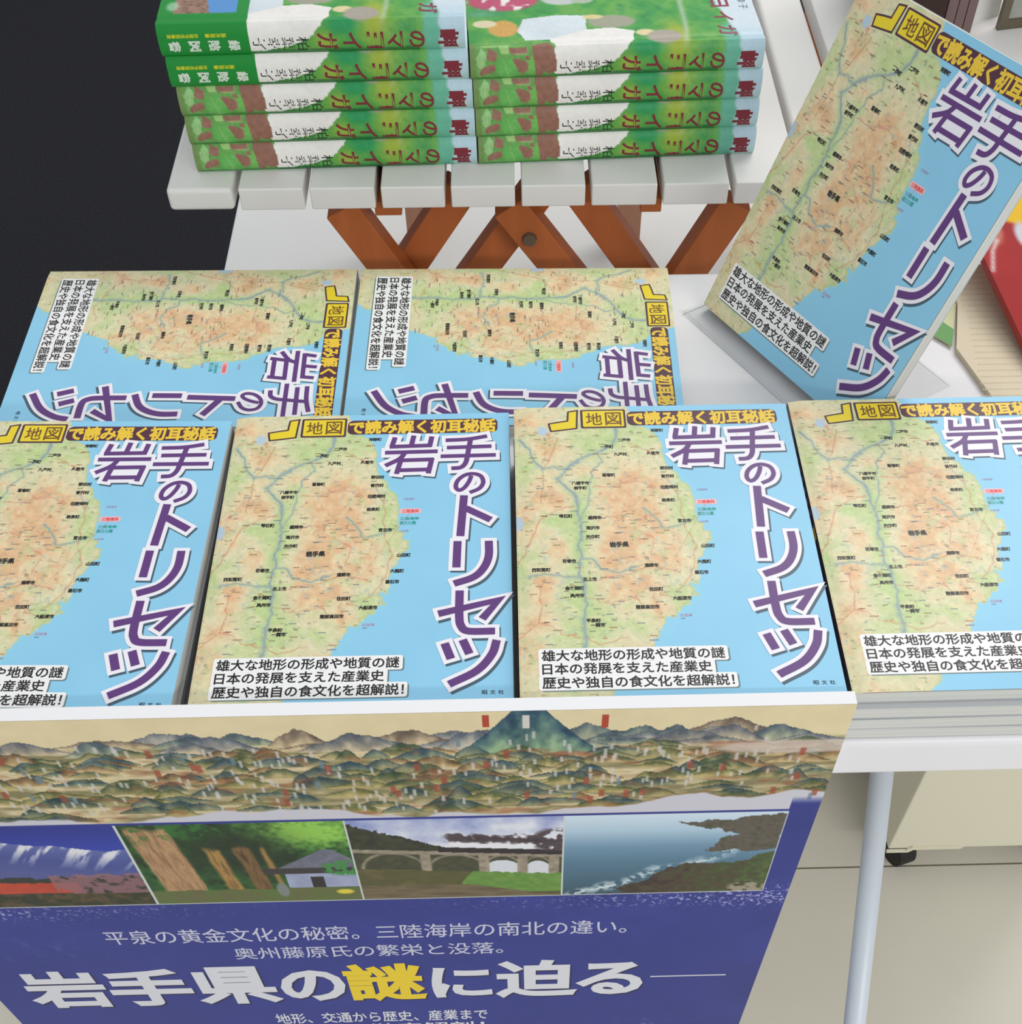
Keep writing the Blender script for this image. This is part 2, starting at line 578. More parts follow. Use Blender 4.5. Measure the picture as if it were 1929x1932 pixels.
def cover_colours(U, V):
    jit = (vnoise(U, V, 6, 3, 3) - 0.5) * 3.2
    jit2 = (vnoise(U, V, 5, 4, 3) - 0.5) * 3.2
    rough = np.where(V > 92, 2.9, 1.2)
    fine = (vnoise(U, V, 2.4, 5, 2) - 0.5) * 2.2
    land = inpoly(U + jit * rough, V + jit2 * rough, [(-5, -5), (62, -5), (66, 5)] + COAST + [(-5, 215)])
    n1, n2, n3 = vnoise(U, V, 14, 21), vnoise(U, V, 5, 22), vnoise(U, V, 2.2, 23, 3)
    base = np.zeros(U.shape + (3,)) + np.array((222, 218, 176.0))
    o = sum(blob(U, V, *b) for b in ORANGE)
    g = sum(blob(U, V, *b) for b in GREEN)
    e = np.clip(o * 1.05 - g * 0.7 + (n1 - 0.5) * 1.5 + (n2 - 0.5) * 0.5, 0, 1.15)
    gg = np.clip(g * 0.85 - o * 0.4 + (0.5 - n1) * 1.3 + (n2 - 0.5) * 0.6, 0, 1)
    base = mix(base, (186, 212, 138), np.clip(gg, 0, 0.9))
    base = mix(base, (240, 205, 160), np.clip(e, 0, 0.92))
    base = mix(base, (226, 170, 122), np.clip((e - 0.66) * 0.9 + (n2 - 0.5) * 1.5 + (n1 - 0.5) * 0.7, 0, 0.62))
    base = mix(base, (236, 222, 176), np.clip((0.44 - n2) * 5, 0, 1) * 0.55)
    base = mix(base, (196, 210, 150), np.clip((vnoise(U, V, 7, 27, 4) - 0.6) * 7, 0, 1) * 0.5)
    ridge = np.abs(vnoise(U, V, 9, 31, 4) - 0.5)
    base = mix(base, (178, 150, 112), np.clip(1 - ridge / 0.028, 0, 1) * np.clip(e, 0.12, 1) * 0.42)
    base = mix(base, (206, 120, 86), np.clip(1 - np.abs(n3 - 0.5) / 0.02, 0, 1) * 0.16)
    base += (n3[..., None] - 0.5) * 24
    base[..., :] = mix(base, (96, 104, 84), np.clip((vnoise(U, V, 1.6, 41, 2, (1.8, 0.8)) - 0.74) * 9, 0, 1) * 0.5)
    for pts in ROADS:
        d = dline(U + jit * 0.9 + fine, V + jit2 * 0.9 - fine, pts)
        base = mix(base, (206, 122, 92), np.clip(1 - d / 0.6, 0, 1) * 0.8)
    for pts, w in RIVERS:
        d = dline(U + jit * 0.8 + fine * 0.7, V + jit2 * 0.8 + fine * 0.7, pts)
        base = mix(base, (150, 182, 140), np.clip(1 - d / (w * 3.2), 0, 1) * 0.5)
        base = mix(base, (132, 154, 172), np.clip(1.45 - d / w * 1.45, 0, 1) * 0.85)
    small = np.abs(vnoise(U, V, 22, 51, 4) - 0.5)
    base = mix(base, (150, 176, 186), np.clip(1 - small / 0.012, 0, 1) * 0.45)
    base = mix(base, (178, 204, 226), ell(U, V, 16.0, 19.7, 2.9, 3.6, 0.4))
    base = mix(base, (178, 204, 226), ell(U, V, 1.3, 89.8, 2.5, 5, 0.4))
    base = base * 0.88 + np.array((250, 240, 208.0)) * 0.12
    sea = np.zeros(U.shape + (3,)) + np.array((146, 208, 239.0))
    sea += (vnoise(U, V, 30, 61)[..., None] - 0.5) * 8
    dc = dline(U + jit, V + jit2, COAST)
    near = np.clip(1 - dc / 1.6, 0, 1)
    base = mix(base, (176, 200, 128), near * 0.6)
    sea = mix(sea, (150, 214, 236), np.clip(1 - dc / 7, 0, 1) * 0.6)
    out = np.where(land[..., None], base, sea)
    return np.clip(out, 0, 255)


PURPLE, OUTW, SHADE = (100, 58, 126), (247, 243, 250), (72, 96, 112)
TITLE = [
    (2.9, [([(92.2, 19.3), (90.6, 26.9)], 0), ([(102.8, 18.1), (101.6, 26.7)], 0), ([(113.1, 19.1), (112.0, 27.2)], 0), ([(89.4, 26.9), (113.4, 26.3)], 0),
           ([(87.0, 31.6), (116.7, 31.2)], 0), ([(98.4, 31.6), (95.3, 36.8), (87.6, 42.0)], 1), ([(96.3, 37.0), (94.1, 48.6)], 0),
           ([(94.5, 38.0), (114.6, 37.6)], 0), ([(113.6, 36.6), (111.8, 48.6)], 0), ([(94.6, 45.8), (112.4, 45.5)], 0),
           ([(121.0, 22.4), (133.5, 21.8), (144.6, 19.5)], 1), ([(121.8, 28.4), (147.1, 27.8)], 0), ([(118.4, 35.3), (149.5, 34.9)], 0),
           ([(135.2, 21.8), (133.6, 34), (132.6, 40.5), (129.9, 44.3), (124.6, 45.0)], 1)]),
    (2.5, [([(135.8, 51.0), (134.5, 55.5), (131.9, 60.3), (129.1, 62.0), (127.3, 59.5), (128.3, 54.6), (132.2, 50.5), (136.9, 49.5), (141.1, 51.5),
             (142.4, 56.4), (140.2, 61.0), (135.0, 64.0)], 1)]),
    (4.3, [([(131.9, 66.0), (130.2, 96.0)], 0), ([(132.8, 75.6), (146.5, 84.6)], 0),
           ([(128.8, 99.6), (128.4, 118.0)], 0), ([(145.4, 99.8), (145.3, 110.6), (142.5, 119.0), (137.2, 125.0), (127.3, 129.1)], 1),
           ([(119.6, 148.9), (150.2, 140.6), (141.9, 152.7)], 0), ([(130.3, 133.8), (130.3, 150.6), (131.3, 157.0), (135.0, 160.4), (148.4, 160.7)], 1),
           ([(123.2, 167.8), (126.5, 177.5)], 0), ([(132.2, 165.8), (135.6, 174.7)], 0), ([(149.2, 166.4), (146.7, 175.3), (139.3, 185.1), (125.8, 193.0)], 1)]),
]
PLACES = [('洋野町', 80.9, 20.5), ('二戸市', 61.8, 27.9), ('一戸町', 51.8, 33.2), ('九戸村', 59.0, 39.2), ('久慈市', 77.3, 38.7), ('葛巻町', 51.4, 55.3),
          ('野田村', 83.8, 50.6), ('普代村', 83.8, 56.9), ('田野畑村', 84.0, 65.2), ('岩泉町', 82.6, 75.0), ('八幡平市', 35.6, 61.1), ('岩手町', 35.4, 64.8),
          ('雫石町', 26.6, 85.6), ('盛岡市', 42.1, 87.0), ('滝沢市', 40.7, 94.4), ('矢巾町', 40.4, 100.6), ('岩手県', 53.9, 106.5), ('宮古市', 89.9, 90.3),
          ('山田町', 100.5, 108.5), ('大槌町', 97.4, 119.4), ('釜石市', 95.2, 126.7), ('遠野市', 69.8, 121.3), ('花巻市', 27.2, 117.4), ('西和賀町', 12.4, 123.1),
          ('北上市', 37.3, 130.0), ('金ケ崎町', 29.1, 135.8), ('奥州市', 30.3, 140.7), ('住田町', 70.8, 137.4), ('大船渡市', 83.6, 143.7),
          ('陸前高田市', 65.6, 149.0), ('平泉町', 37.7, 157.1), ('一関市', 39.8, 160.0), ('北', 70.3, 74.7), ('上', 69.2, 87.7), ('山', 68.2, 102.4), ('地', 67.7, 116.3)]


def cover_art():
    A = Art()
    A.grid(0, BW, 0, BH, 0.5, 0.6, cover_colours)
    # small place names
    for s, u, v in PLACES:
        big = s == '岩手県'
        w = (3.3 if big else 2.35) * len(s)
        h = 3.6 if big else 2.5
        single = len(s) == 1
        A.text(s, u - w / 2, v - h / 2, u + w / 2, v + h / 2, 0.03, (110, 96, 72) if single else (34, 36, 30), 0.055 if not single else 0.0, res=1)
    rr = np.random.default_rng(9)
    for i in range(120):
        u, v = rr.uniform(3, 82), rr.uniform(22, 172)
        w = rr.uniform(1.6, 4.2)
        c = ((150, 96, 70), (120, 120, 96), (176, 110, 84), (104, 120, 140))[rr.integers(4)]
        x = u
        while x < u + w:
            A.rect(x, v - 0.35, x + 0.55, v + 0.35, 0.025, c)
            x += 0.8
    A.text('三陸海岸', 98.6, 66.9, 104.6, 68.5, 0.03, (170, 130, 170), 0.01, res=1)
    A.rrect(97.2, 74.9, 108.6, 78.6, 1.2, 0.03, (250, 190, 190))
    A.text('三陸復興', 98.4, 75.6, 107.4, 78.0, 0.05, (226, 70, 80), 0.03, res=1)
    A.text('三陸海岸', 97.6, 81.2, 107.6, 83.4, 0.03, (40, 160, 150), 0.03, res=1)
    A.text('国立公園', 97.6, 84.2, 106.0, 86.6, 0.03, (40, 160, 150), 0.03, res=1)
    A.text('山田湾', 97.4, 90.5, 102.4, 92.0, 0.03, (170, 120, 170), 0.01, res=1)
    A.text('広田湾', 81.4, 154.0, 87.4, 155.8, 0.03, (190, 110, 150), 0.01, res=1)
    # sub-title at the top
    DK, YE = (84, 44, 62), (240, 214, 40)
    jp = [(20.3, 14.3), (26, 13.0), (31.0, 12.2), (31.6, 4.6), (35.8, 3.7), (34.9, 17.4), (27, 18.6), (21.2, 19.4)]
    A.stroke(jp + [jp[0], jp[1]], 2.2, 0.05, DK)
    A.poly(jp, 0.07, YE)
    A.rrect(38.0, 2.6, 63.9, 18.0, 1.0, 0.05, DK)
    A.rrect(39.3, 3.7, 62.7, 16.7, 0.6, 0.07, YE)
    A.text('地', 41.2, 5.4, 50.2, 15.3, 0.09, (120, 78, 36), 0.012)
    A.text('図', 52.2, 5.2, 61.2, 15.5, 0.09, (120, 78, 36), 0.012)
    sub = 'で読み解く初耳秘話'
    A.rrect(64.6, 4.6, 150.6, 16.2, 3.5, 0.05, DK)
    A.text(sub, 65.8, 5.2, 149.2, 15.6, 0.07, (244, 204, 60), 0.042)
    # big title: shade, white outline, purple strokes
    for w, strokes in TITLE:
        for pts, curved in strokes:
            P = catmull(pts, 6) if curved else pts
            A.stroke(P, w + 4.0, 0.03, SHADE, ext=1.8, du=1.1, dv=1.6)
    for w, strokes in TITLE:
        for pts, curved in strokes:
            P = catmull(pts, 6) if curved else pts
            A.stroke(P, w + (5.0 if w < 3 else 4.3), 0.16, OUTW, ext=2.2)
    for w, strokes in TITLE:
        for pts, curved in strokes:
            P = catmull(pts, 6) if curved else pts
            A.stroke(P, w, 0.30, PURPLE)
    # white caption boxes
    rows = [('雄大な地形の形成や地質の謎', 11.2, 101.0, 178.7), ('日本の発展を支えた産業史', 11.3, 93.8, 186.7), ('歴史や独自の食文化を超解説！', 11.1, 103.8, 195.0)]
    for s, a, b, v in rows:
        A.rrect(a - 0.6, v - 3.4, b + 2.6, v + 5.2, 1.4, 0.045, (110, 130, 130))
    for s, a, b, v in rows:
        A.rrect(a - 1.7, v - 4.4, b + 1.8, v + 4.5, 1.4, 0.065, (248, 247, 246))
    for s, a, b, v in rows:
        A.text(s, a, v - 3.3, b, v + 3.3, 0.09, (34, 28, 30), 0.022)
    A.text('昭', 141.8, 196.8, 144.4, 199.2, 0.05, (30, 40, 60), 0.02, res=1)
    A.text('文', 145.8, 196.8, 148.4, 199.2, 0.05, (30, 40, 60), 0.02, res=1)
    A.text('社', 149.8, 196.8, 152.4, 199.2, 0.05, (30, 40, 60), 0.02, res=1)

    def fn(P):
        u, v, h = P[:, 0], P[:, 1], P[:, 2]
        z = BT + h - 1.0 * np.exp(-(u / 5.0) ** 2)
        return np.stack([u, -v, z], 1)
    me = A.mesh('front_cover', M['cover'], fn)
    return me


COVER_ME = cover_art()


def simple_book_meshes():
    out = {}
    b = MB()
    b.box(0.2, BW, -BH, 0, BT - 0.9, BT - 0.45)
    out['plain'] = b.mesh('front_cover', M['covedge'])
    b = MB()
    b.box(0.2, BW, -BH, 0, BT - 1.3, BT - 1.02)
    out['under'] = b.mesh('cover_card', M['covblue'])
    b = MB()
    b.box(0.7, BW - 0.25, -BH + 0.25, -0.25, 0.35, BT - 1.3)
    out['pages'] = b.mesh('page_block', M['pages'])
    b = MB()
    b.box(0.2, BW, -BH, 0, 0.0, 0.35)
    out['back'] = b.mesh('back_cover', M['covedge'])
    b = MB()
    n = 6
    prof = [(0.7, 0.0), (0.1, 0.9), (-0.1, 2.5), (-0.1, BT - 3.0), (0.05, BT - 1.6), (0.6, BT - 0.98), (0.7, BT - 0.98)]
    for i in range(len(prof) - 1):
        (x0, z0), (x1, z1) = prof[i], prof[i + 1]
        b.face([(x0, 0, z0), (x0, -BH, z0), (x1, -BH, z1), (x1, 0, z1)])
    b.face([(x, 0, z) for x, z in reversed(prof)])
    b.face([(x, -BH, z) for x, z in prof])
    b.face([(-0.16, -97, 2.6), (-0.16, -106, 2.6), (-0.16, -106, BT - 3.2), (-0.16, -97, BT - 3.2)], 1)
    for k in range(9):
        y = -16 - k * 8.4
        b.face([(-0.16, y, 3.6), (-0.16, y - 4.6, 3.6), (-0.16, y - 4.6, 5.6), (-0.16, y, 5.6)], 2)
    out['spine'] = b.mesh('spine', [M['navy'], material('spine_yellow', (214, 176, 50), 0.5, 0.3), material('spine_lilac', (150, 140, 176), 0.5, 0.3)])
    return out


BOOKS = simple_book_meshes()


def map_book(label, group, loc=None, rotz=0.0, zs=1.0, art=True, matrix=None, ysc=1.0):
    r = thing('map_guidebook', label, 'book', loc, rotz, group, matrix)
    if matrix is None:
        r.scale = (1, ysc, zs)
    link_mesh('front_cover', COVER_ME if art else BOOKS['plain'], r)
    link_mesh('page_block', BOOKS['pages'], r)
    link_mesh('back_cover', BOOKS['back'], r)
    link_mesh('spine', BOOKS['spine'], r)
    return r


# ------------------------------------------------------------------ setting: floor
fl = MB()
fl.box(-700, 2200, -600, 900, -ZF - 20, -ZF, 0)
for y in (612.5, 12.5):
    fl.box(-700, 2200, y - 0.9, y + 0.9, -ZF - 1, -ZF + 0.15, 1)
structure('floor', fl.build('floor', [M['tile'], M['joint']], origin='world'))
cp = MB()
cp.box(-3500, 2200, 900, 5200, -ZF - 20, -ZF, 0)
cp.box(-3500, -700, -600, 900, -ZF - 20, -ZF, 0)
structure('floor_carpet', cp.build('floor_carpet', M['carpet'], origin='world'))

wb = MB()
wb.box(-3500, 2200, 5200, 5300, -ZF, 2060)
structure('wall_back', wb.build('wall_back', material('pale_wall_paint', (216, 214, 208), 0.7, 0.2, 0.01, 4), origin='world'))

# white platform under the slatted table
PZ = -300.0
pl = thing('display_platform', 'low white display platform under the slatted table legs', 'platform', W3(100, 1150, -ZF))
b = MB()
b.box(-302, 700, 780, 1560, PZ - 22, PZ)
b.build('platform_top', M['plinth'], pl, origin=(100, 1150, -ZF), bevel=3)
b = MB()
b.box(-292, 690, 790, 1550, -ZF, PZ - 22)
b.build('base', M['plinth'], pl, origin=(100, 1150, -ZF))

# ------------------------------------------------------------------ the white front table
TZ = -40.0
OT = (150, 530, -ZF)
tb = thing('white_table', 'white table with thick rounded front edge carrying the map guidebooks', 'table', W3(*OT))
b = MB()
b.box(-312, 640, 331.5, 723.5, TZ - 32, TZ)
b.build('tabletop', M['table'], tb, origin=OT, bevel=5, seg=4)


def table_leg(top, bottom, r):
    b = MB()
    b.tube(bottom, top, r, n=24)
    o = b.build('leg', M['legmetal'], tb, origin=OT)
    for p in o.data.polygons:
        p.use_smooth = len(p.vertices) == 4
    return o


table_leg((216.0, 421.5, TZ - 32), (207.5, -5.0, -ZF), 7.0)
table_leg((-250.0, 421.5, TZ - 32), (-250.0, 380.0, -ZF), 7.0)
table_leg((-250.0, 690.0, TZ - 32), (-250.0, 700.0, -ZF), 7.0)
table_leg((625.0, 690.0, TZ - 32), (625.0, 700.0, -ZF), 7.0)

# ------------------------------------------------------------------ map guidebooks
NTH = ['bottom one', 'third from the top', 'second from the top', 'topmost']
STACKS = [(-320.6, 538.0, -1.3, 0.0, 'leftmost front-row stack'),
          (-161.07, 538.5, 0.1, -0.9, 'front-row stack second from the left'),
          (-0.9, 536.6, 0.1, 4.4, 'front-row stack third from the left'),
          (160.69, 547.9, 0.35, -3.5, 'rightmost front-row stack')]
for (x, y, a, zt, nm) in STACKS:
    zs = (zt - TZ - 0.4) / 4 / BT
    for k in range(4):
        top = k == 3
        jx, jy = (0, 0) if top else (random.uniform(-0.8, 0.8), random.uniform(-1.0, 0.2))
        jx -= 0.6 if k < 3 else 0
        if nm.startswith('right') and not top:
            jy -= 3.0
        z = TZ + k * zs * BT + 0.1 * k
        map_book('blue map guidebook, %s of the %s' % (NTH[k], nm), 'map guidebooks in the front row',
                 W3(x + jx, y + jy, z), math.radians(a + (0 if top else random.uniform(-0.25, 0.25))), zs, art=top)
for (x, y, a, nm) in ((-106.6, 719.2, -0.6, 'left'), (106.6, 715.8, -0.9, 'right')):
    map_book('blue map guidebook lying sideways behind the front row, the %s one of two' % nm, 'map guidebooks lying sideways',
             W3(x, y, TZ), math.radians(-90 + a), 0.95)

# the copy shown upright
e = Vector((0.52, -0.86, 0.01)).normalized()
hh = Vector((0.37, 0.23, 0.90))
e = Vector((208.92 - 127.47, 545.23 - 679.71, 1.15)).normalized()
hh = (Vector((206.16, 728.97, 153.2)) - Vector((127.47, 679.71, -35.17)))
hh = (hh - e * hh.dot(e)).normalized()
nn = e.cross(hh)
mat = Matrix((e, hh, nn)).transposed().to_4x4()
tl = Vector((206.16, 728.97, 153.2)) - nn * BT
tl.z += 1.3
mat.translation = W3(*tl)
map_book('map guidebook standing upright on a clear stand at the right', None, matrix=mat)

# clear stand that carries it
OS = (200, 640, TZ)
st = thing('acrylic_stand', 'clear acrylic book stand under the upright map guidebook', 'stand', W3(*OS))
bl = Vector((127.47, 679.71, 0))
eh = Vector((e.x, e.y, 0)).normalized()
gh = Vector((-eh.y, eh.x, 0))


def sp(a, g, z):                              # along the book's foot, backwards, up
    q = bl + eh * a + gh * g
    return (q.x, q.y, z)


b = MB()
b.hexa([sp(-4, -13, TZ), sp(146, -13, TZ), sp(146, 88, TZ), sp(-4, 88, TZ)], [sp(-4, -13, TZ + 1.6), sp(146, -13, TZ + 1.6), sp(146, 88, TZ + 1.6), sp(-4, 88, TZ + 1.6)])
b.build('base_plate', M['clear'], st, origin=OS)
b = MB()
b.hexa([sp(-4, -13, TZ + 1.6), sp(146, -13, TZ + 1.6), sp(146, -11.4, TZ + 1.6), sp(-4, -11.4, TZ + 1.6)],
       [sp(-4, -13, TZ + 2.6), sp(146, -13, TZ + 2.6), sp(146, -11.4, TZ + 2.6), sp(-4, -11.4, TZ + 2.6)])
b.build('front_lip', M['clear'], st, origin=OS)
b = MB()
bk = Vector((127.47, 679.71, -35.17)) - nn * (BT + 1.2) + Vector((0, 0, 1.3))


def bp(a, t, k):
    q = bk + e * a + hh * t - nn * k
    return (q.x, q.y, q.z)


b.hexa([bp(4, 3, 0), bp(4, 3, 2), bp(138, 3, 2), bp(138, 3, 0)], [bp(4, 150, 0), bp(4, 150, 2), bp(138, 150, 2), bp(138, 150, 0)])
b.build('back_panel', M['clear'], st, origin=OS)

# ------------------------------------------------------------------ poster board in front of the table
PU0, PW, PYF, PTOP = -364.0, 523.0, 323.5, 8.0
PANO = 99.0
BLUE = (44, 54, 138)


def ramp(U, V, cols, k):
    k = np.clip(k, 0, 0.999) * (len(cols) - 1)
    i = k.astype(int)
    f = (k - i)[..., None]
    c = np.array(cols, float)
    return c[i] * (1 - f) + c[np.minimum(i + 1, len(cols) - 1)] * f


def panorama(U, V):
    r = np.random.default_rng(77)
    n = vnoise(U, V, 10, 71)
    out = np.zeros(U.shape + (3,)) + np.array((228, 211, 168.0))
    out += (n[..., None] - 0.5) * 14
    land = np.clip((V - 24 - 8 * (vnoise(U, V * 0, 60, 72) - 0.5)) / 5, 0, 1)
    ground = ramp(U, V, [(150, 128, 92), (214, 194, 150), (130, 122, 84), (224, 206, 164), (150, 112, 78), (206, 186, 142)], vnoise(U, V, 16, 73, 5, (2.2, 0.6)))
    out = out * (1 - land[..., None]) + ground * land[..., None]
    cols_back = [((106, 116, 128), (168, 158, 140)), ((96, 104, 116), (176, 160, 130)), ((120, 104, 92), (180, 160, 124)), ((84, 104, 116), (150, 150, 120))]
    cols_mid = [((52, 84, 102), (120, 124, 92)), ((72, 94, 70), (150, 136, 90)), ((88, 100, 62), (168, 150, 100)), ((60, 84, 92), (134, 130, 92)), ((112, 88, 60), (170, 146, 100))]
    cols_low = [((70, 92, 62), (140, 128, 82)), ((54, 82, 90), (120, 120, 88)), ((96, 106, 60), (160, 144, 92)), ((50, 76, 84), (110, 112, 80))]
    hills = []
    for i in range(44):
        hills.append((r.uniform(0, 523), r.uniform(24, 33), r.uniform(14, 30), r.uniform(6, 15), cols_back[r.integers(4)]))
    for i in range(190):
        hills.append((r.uniform(0, 523), r.uniform(33, 64), r.uniform(6, 18), r.uniform(4, 10), cols_mid[r.integers(5)]))
    for i in range(150):
        hills.append((r.uniform(0, 523), r.uniform(60, 96), r.uniform(7, 20), r.uniform(4, 10), cols_low[r.integers(4)]))
    hills.sort(key=lambda q: q[1])
    hills.insert(70, (367.5, 36.5, 36, 37.0, ((38, 78, 104), (120, 146, 110))))
    rough = (vnoise(U, V * 0 + 3, 9, 74, 4) - 0.5)
    tex = vnoise(U, V, 5, 75, 4, (1, 1.8))
    for cu, base, wd, hg, (ca, cb) in hills:
        x = np.abs(U - cu) / wd
        if hg > 30:
            prof = np.clip((1.28 - x * 1.25), 0, 1) ** 1.25 * hg
        else:
            prof = np.clip(1 - x ** 1.5, 0, None) * hg * (1 + rough * 0.9)
        t = (V - (base - prof)) / np.maximum(prof, 0.5)
        m = (x < 1) & (V > base - prof) & (V < base + 1) & (prof > 0.3)
        c = mix(np.zeros(U.shape + (3,)) + np.array(ca, float) * 0.95, np.array(cb) * 1.1 + 8, np.clip(t * 1.0 + (tex - 0.5) * 1.0, 0, 1))
        edge = np.clip(1 - (V - (base - prof)) / 1.0, 0, 1)
        c = mix(c, np.array(ca) * 0.72, edge * 0.7)
        c += (tex[..., None] - 0.5) * 46
        out[m] = c[m]
    red = np.clip((vnoise(U, V, 7, 76, 3, (2, .7)) - 0.62) * 6, 0, 1) * (V > 30)
    out = mix(out, (150, 84, 56), red * 0.55)
    # pale water along the foot of the panorama
    shore = 92 - 5 * np.sin(U / 31.0) + 16 * (vnoise(U, V * 0, 30, 78, 4) - 0.5) - np.clip((U - 395) / 120, 0, 1) * 14
    w = np.clip((V - shore) / 1.5, 0, 1)
    out = mix(out, (204, 202, 212), w)
    out = mix(out, (150, 98, 56), np.clip(1 - np.abs(V - shore) / 1.2, 0, 1) * 0.6 * (U > 380))
    # upper right: lagoon
    out = mix(out, (214, 198, 186), ell(U, V, 500, 36, 40, 6, 0.3) * 0.8)
    # little upright name tags
    tags = []
    for i in range(62):
        gu, gv = r.uniform(6, 516), r.uniform(28, 90)
        for k in range(r.integers(2, 8)):
            tags.append((gu + r.normal(0, 12), gv + r.normal(0, 5), r.uniform(0.6, 0.95), r.uniform(2.0, 3.4), (208, 202, 196)))
    for i in range(34):
        tags.append((r.uniform(4, 519), r.uniform(26, 86), 1.5, 3.6, (158, 72, 50)))
    for i in range(16):
        tags.append((r.uniform(4, 519), r.uniform(26, 86), 1.1, 3.4, (110, 132, 148)))
    for a, c, hw, hh_, col in tags:
        k = np.clip((hw + 0.3 - np.abs(U - a)) / 0.6, 0, 1) * np.clip((hh_ + 0.4 - np.abs(V - c)) / 0.8, 0, 1) * (V < 95)
        out = mix(out, col, k * 0.78)
    for a, c, col in ((347, 8, (178, 66, 40)), (366, 9, (214, 208, 200)), (404, 10, (178, 66, 40))):
        m = (np.abs(U - a) < 1.6) & (np.abs(V - c) < 5.5)
        out[m] = col
    return out


def photo_snow(U, V):                         # blue sky, snowy mountain, red leaves
    n, n2 = vnoise(U, V, 12, 81), vnoise(U, V, 5, 82, 4)
    out = ramp(U, V, [(36, 48, 140), (46, 66, 172)], (V - 100) / 30)
    ridge = 121 + 5 * np.sin(U / 17.0 + 1) + 12 * (vnoise(U, V * 0, 22, 83) - 0.5) + np.clip((U - 120) * 0.2, 0, 9)
    mt = V > ridge
    st = vnoise(U + (V - 120) * 0.6, V, 9, 94, 4, (0.42, 2.2))
    m = ramp(U, V, [(96, 106, 170), (70, 82, 150), (84, 92, 150)], (V - ridge) / 36)
    m = mix(m, (226, 226, 232), np.clip((st - 0.47) * 9, 0, 1) * np.clip(1.25 - (V - ridge) / 22, 0, 1))
    out[mt] = m[mt]
    tr = V > 160 + 6 * (n2 - 0.5)
    out[tr] = (50, 52, 46)
    red = (V > 166 + 4 * (n2 - 0.5)) & (V < 180) & (U < 104 + 10 * (n - 0.5))
    out[red] = (ramp(U, V, [(206, 78, 52), (170, 60, 42)], n2))[red]
    pk = np.clip((n2 - 0.36) * 8, 0, 1) * ((V > 156) & (V < 186) & (U > 92))
    out = mix(out, (150, 104, 112), pk * 0.85)
    lo = V > 181 + 2 * (n2 - 0.5)
    out[lo] = ramp(U, V, [(34, 38, 28), (96, 76, 48), (42, 50, 32), (60, 48, 34)], n2)[lo]
    return out


def photo_forest(U, V):                       # cedar trunks and a hall roof among leaves
    n, n2 = vnoise(U, V, 9, 84, 4), vnoise(U, V, 3, 85, 3)
    out = ramp(U, V, [(18, 40, 20), (36, 84, 36), (70, 130, 52)], n * 1.1 - 0.1 + (n2 - 0.5) * 0.5)
    k = blob(U, V, 246, 112, 28, 18)
    out = mix(out, (150, 206, 84), np.clip(k * 1.2 + (n2 - 0.5) * 0.9, 0, 1) * (k > 0.12))
    dk = blob(U, V, 204, 134, 28, 26)
    out = mix(out, (26, 44, 24), np.clip(dk * 1.2, 0, 0.85))
    u = U - (V - 102) * 0.10 + (n - 0.5) * 2
    for a, b_, c1, c2 in ((146, 172, (120, 84, 56), (190, 150, 108)), (182, 193, (80, 60, 34), (176, 136, 74)), (198, 210, (48, 38, 24), (128, 96, 56)), (213, 218, (96, 72, 40), (170, 130, 70))):
        k = np.clip((u - a) / 2, 0, 1) * np.clip((b_ - u) / 2, 0, 1) * np.clip((V - (103 if a < 160 else 126) + 12 * (n - 0.5)) / 5, 0, 1)
        c = ramp(U, V, [c1, c2, c1], vnoise(u, V, 3.5, 86, 4, (0.7, 5)))
        out = out * (1 - k[..., None]) + c * k[..., None]
    out = mix(out, (44, 110, 44), np.clip((n2 - 0.55) * 8, 0, 1) * np.clip(1 - (V - 104) / 24, 0, 1) * (U < 200))
    gr = V > 180 + 5 * (n - 0.5)
    out[gr] = ramp(U, V, [(110, 96, 70), (84, 120, 50)], n)[gr]
    roof = inpoly(U, V, [(222, 156), (240, 142), (251, 133), (256, 133), (266, 144), (268, 156)])
    out[roof] = ramp(U, V, [(92, 96, 110), (124, 126, 142)], n2)[roof]
    eave = (V > 155) & (V < 162) & (U > 214) & (U < 268)
    out[eave] = (58, 52, 56)
    wall = (V >= 162) & (V < 180) & (U > 226) & (U < 268)
    out[wall] = ramp(U, V, [(140, 148, 178), (176, 182, 206)], n)[wall]
    door = (V > 166) & (V < 180) & (U > 240) & (U < 248)
    out[door] = (42, 36, 40)
    bush = ell(U, V, 262, 156, 14, 9, 0.3)
    out = mix(out, (64, 138, 66), bush * (n2 > 0.4))
    out = mix(out, (226, 206, 66), ell(U, V, 258, 186, 5, 3, 0.4))
    out = mix(out, (126, 132, 130), ell(U, V, 222, 182, 3.5, 9, 0.3))
    return out


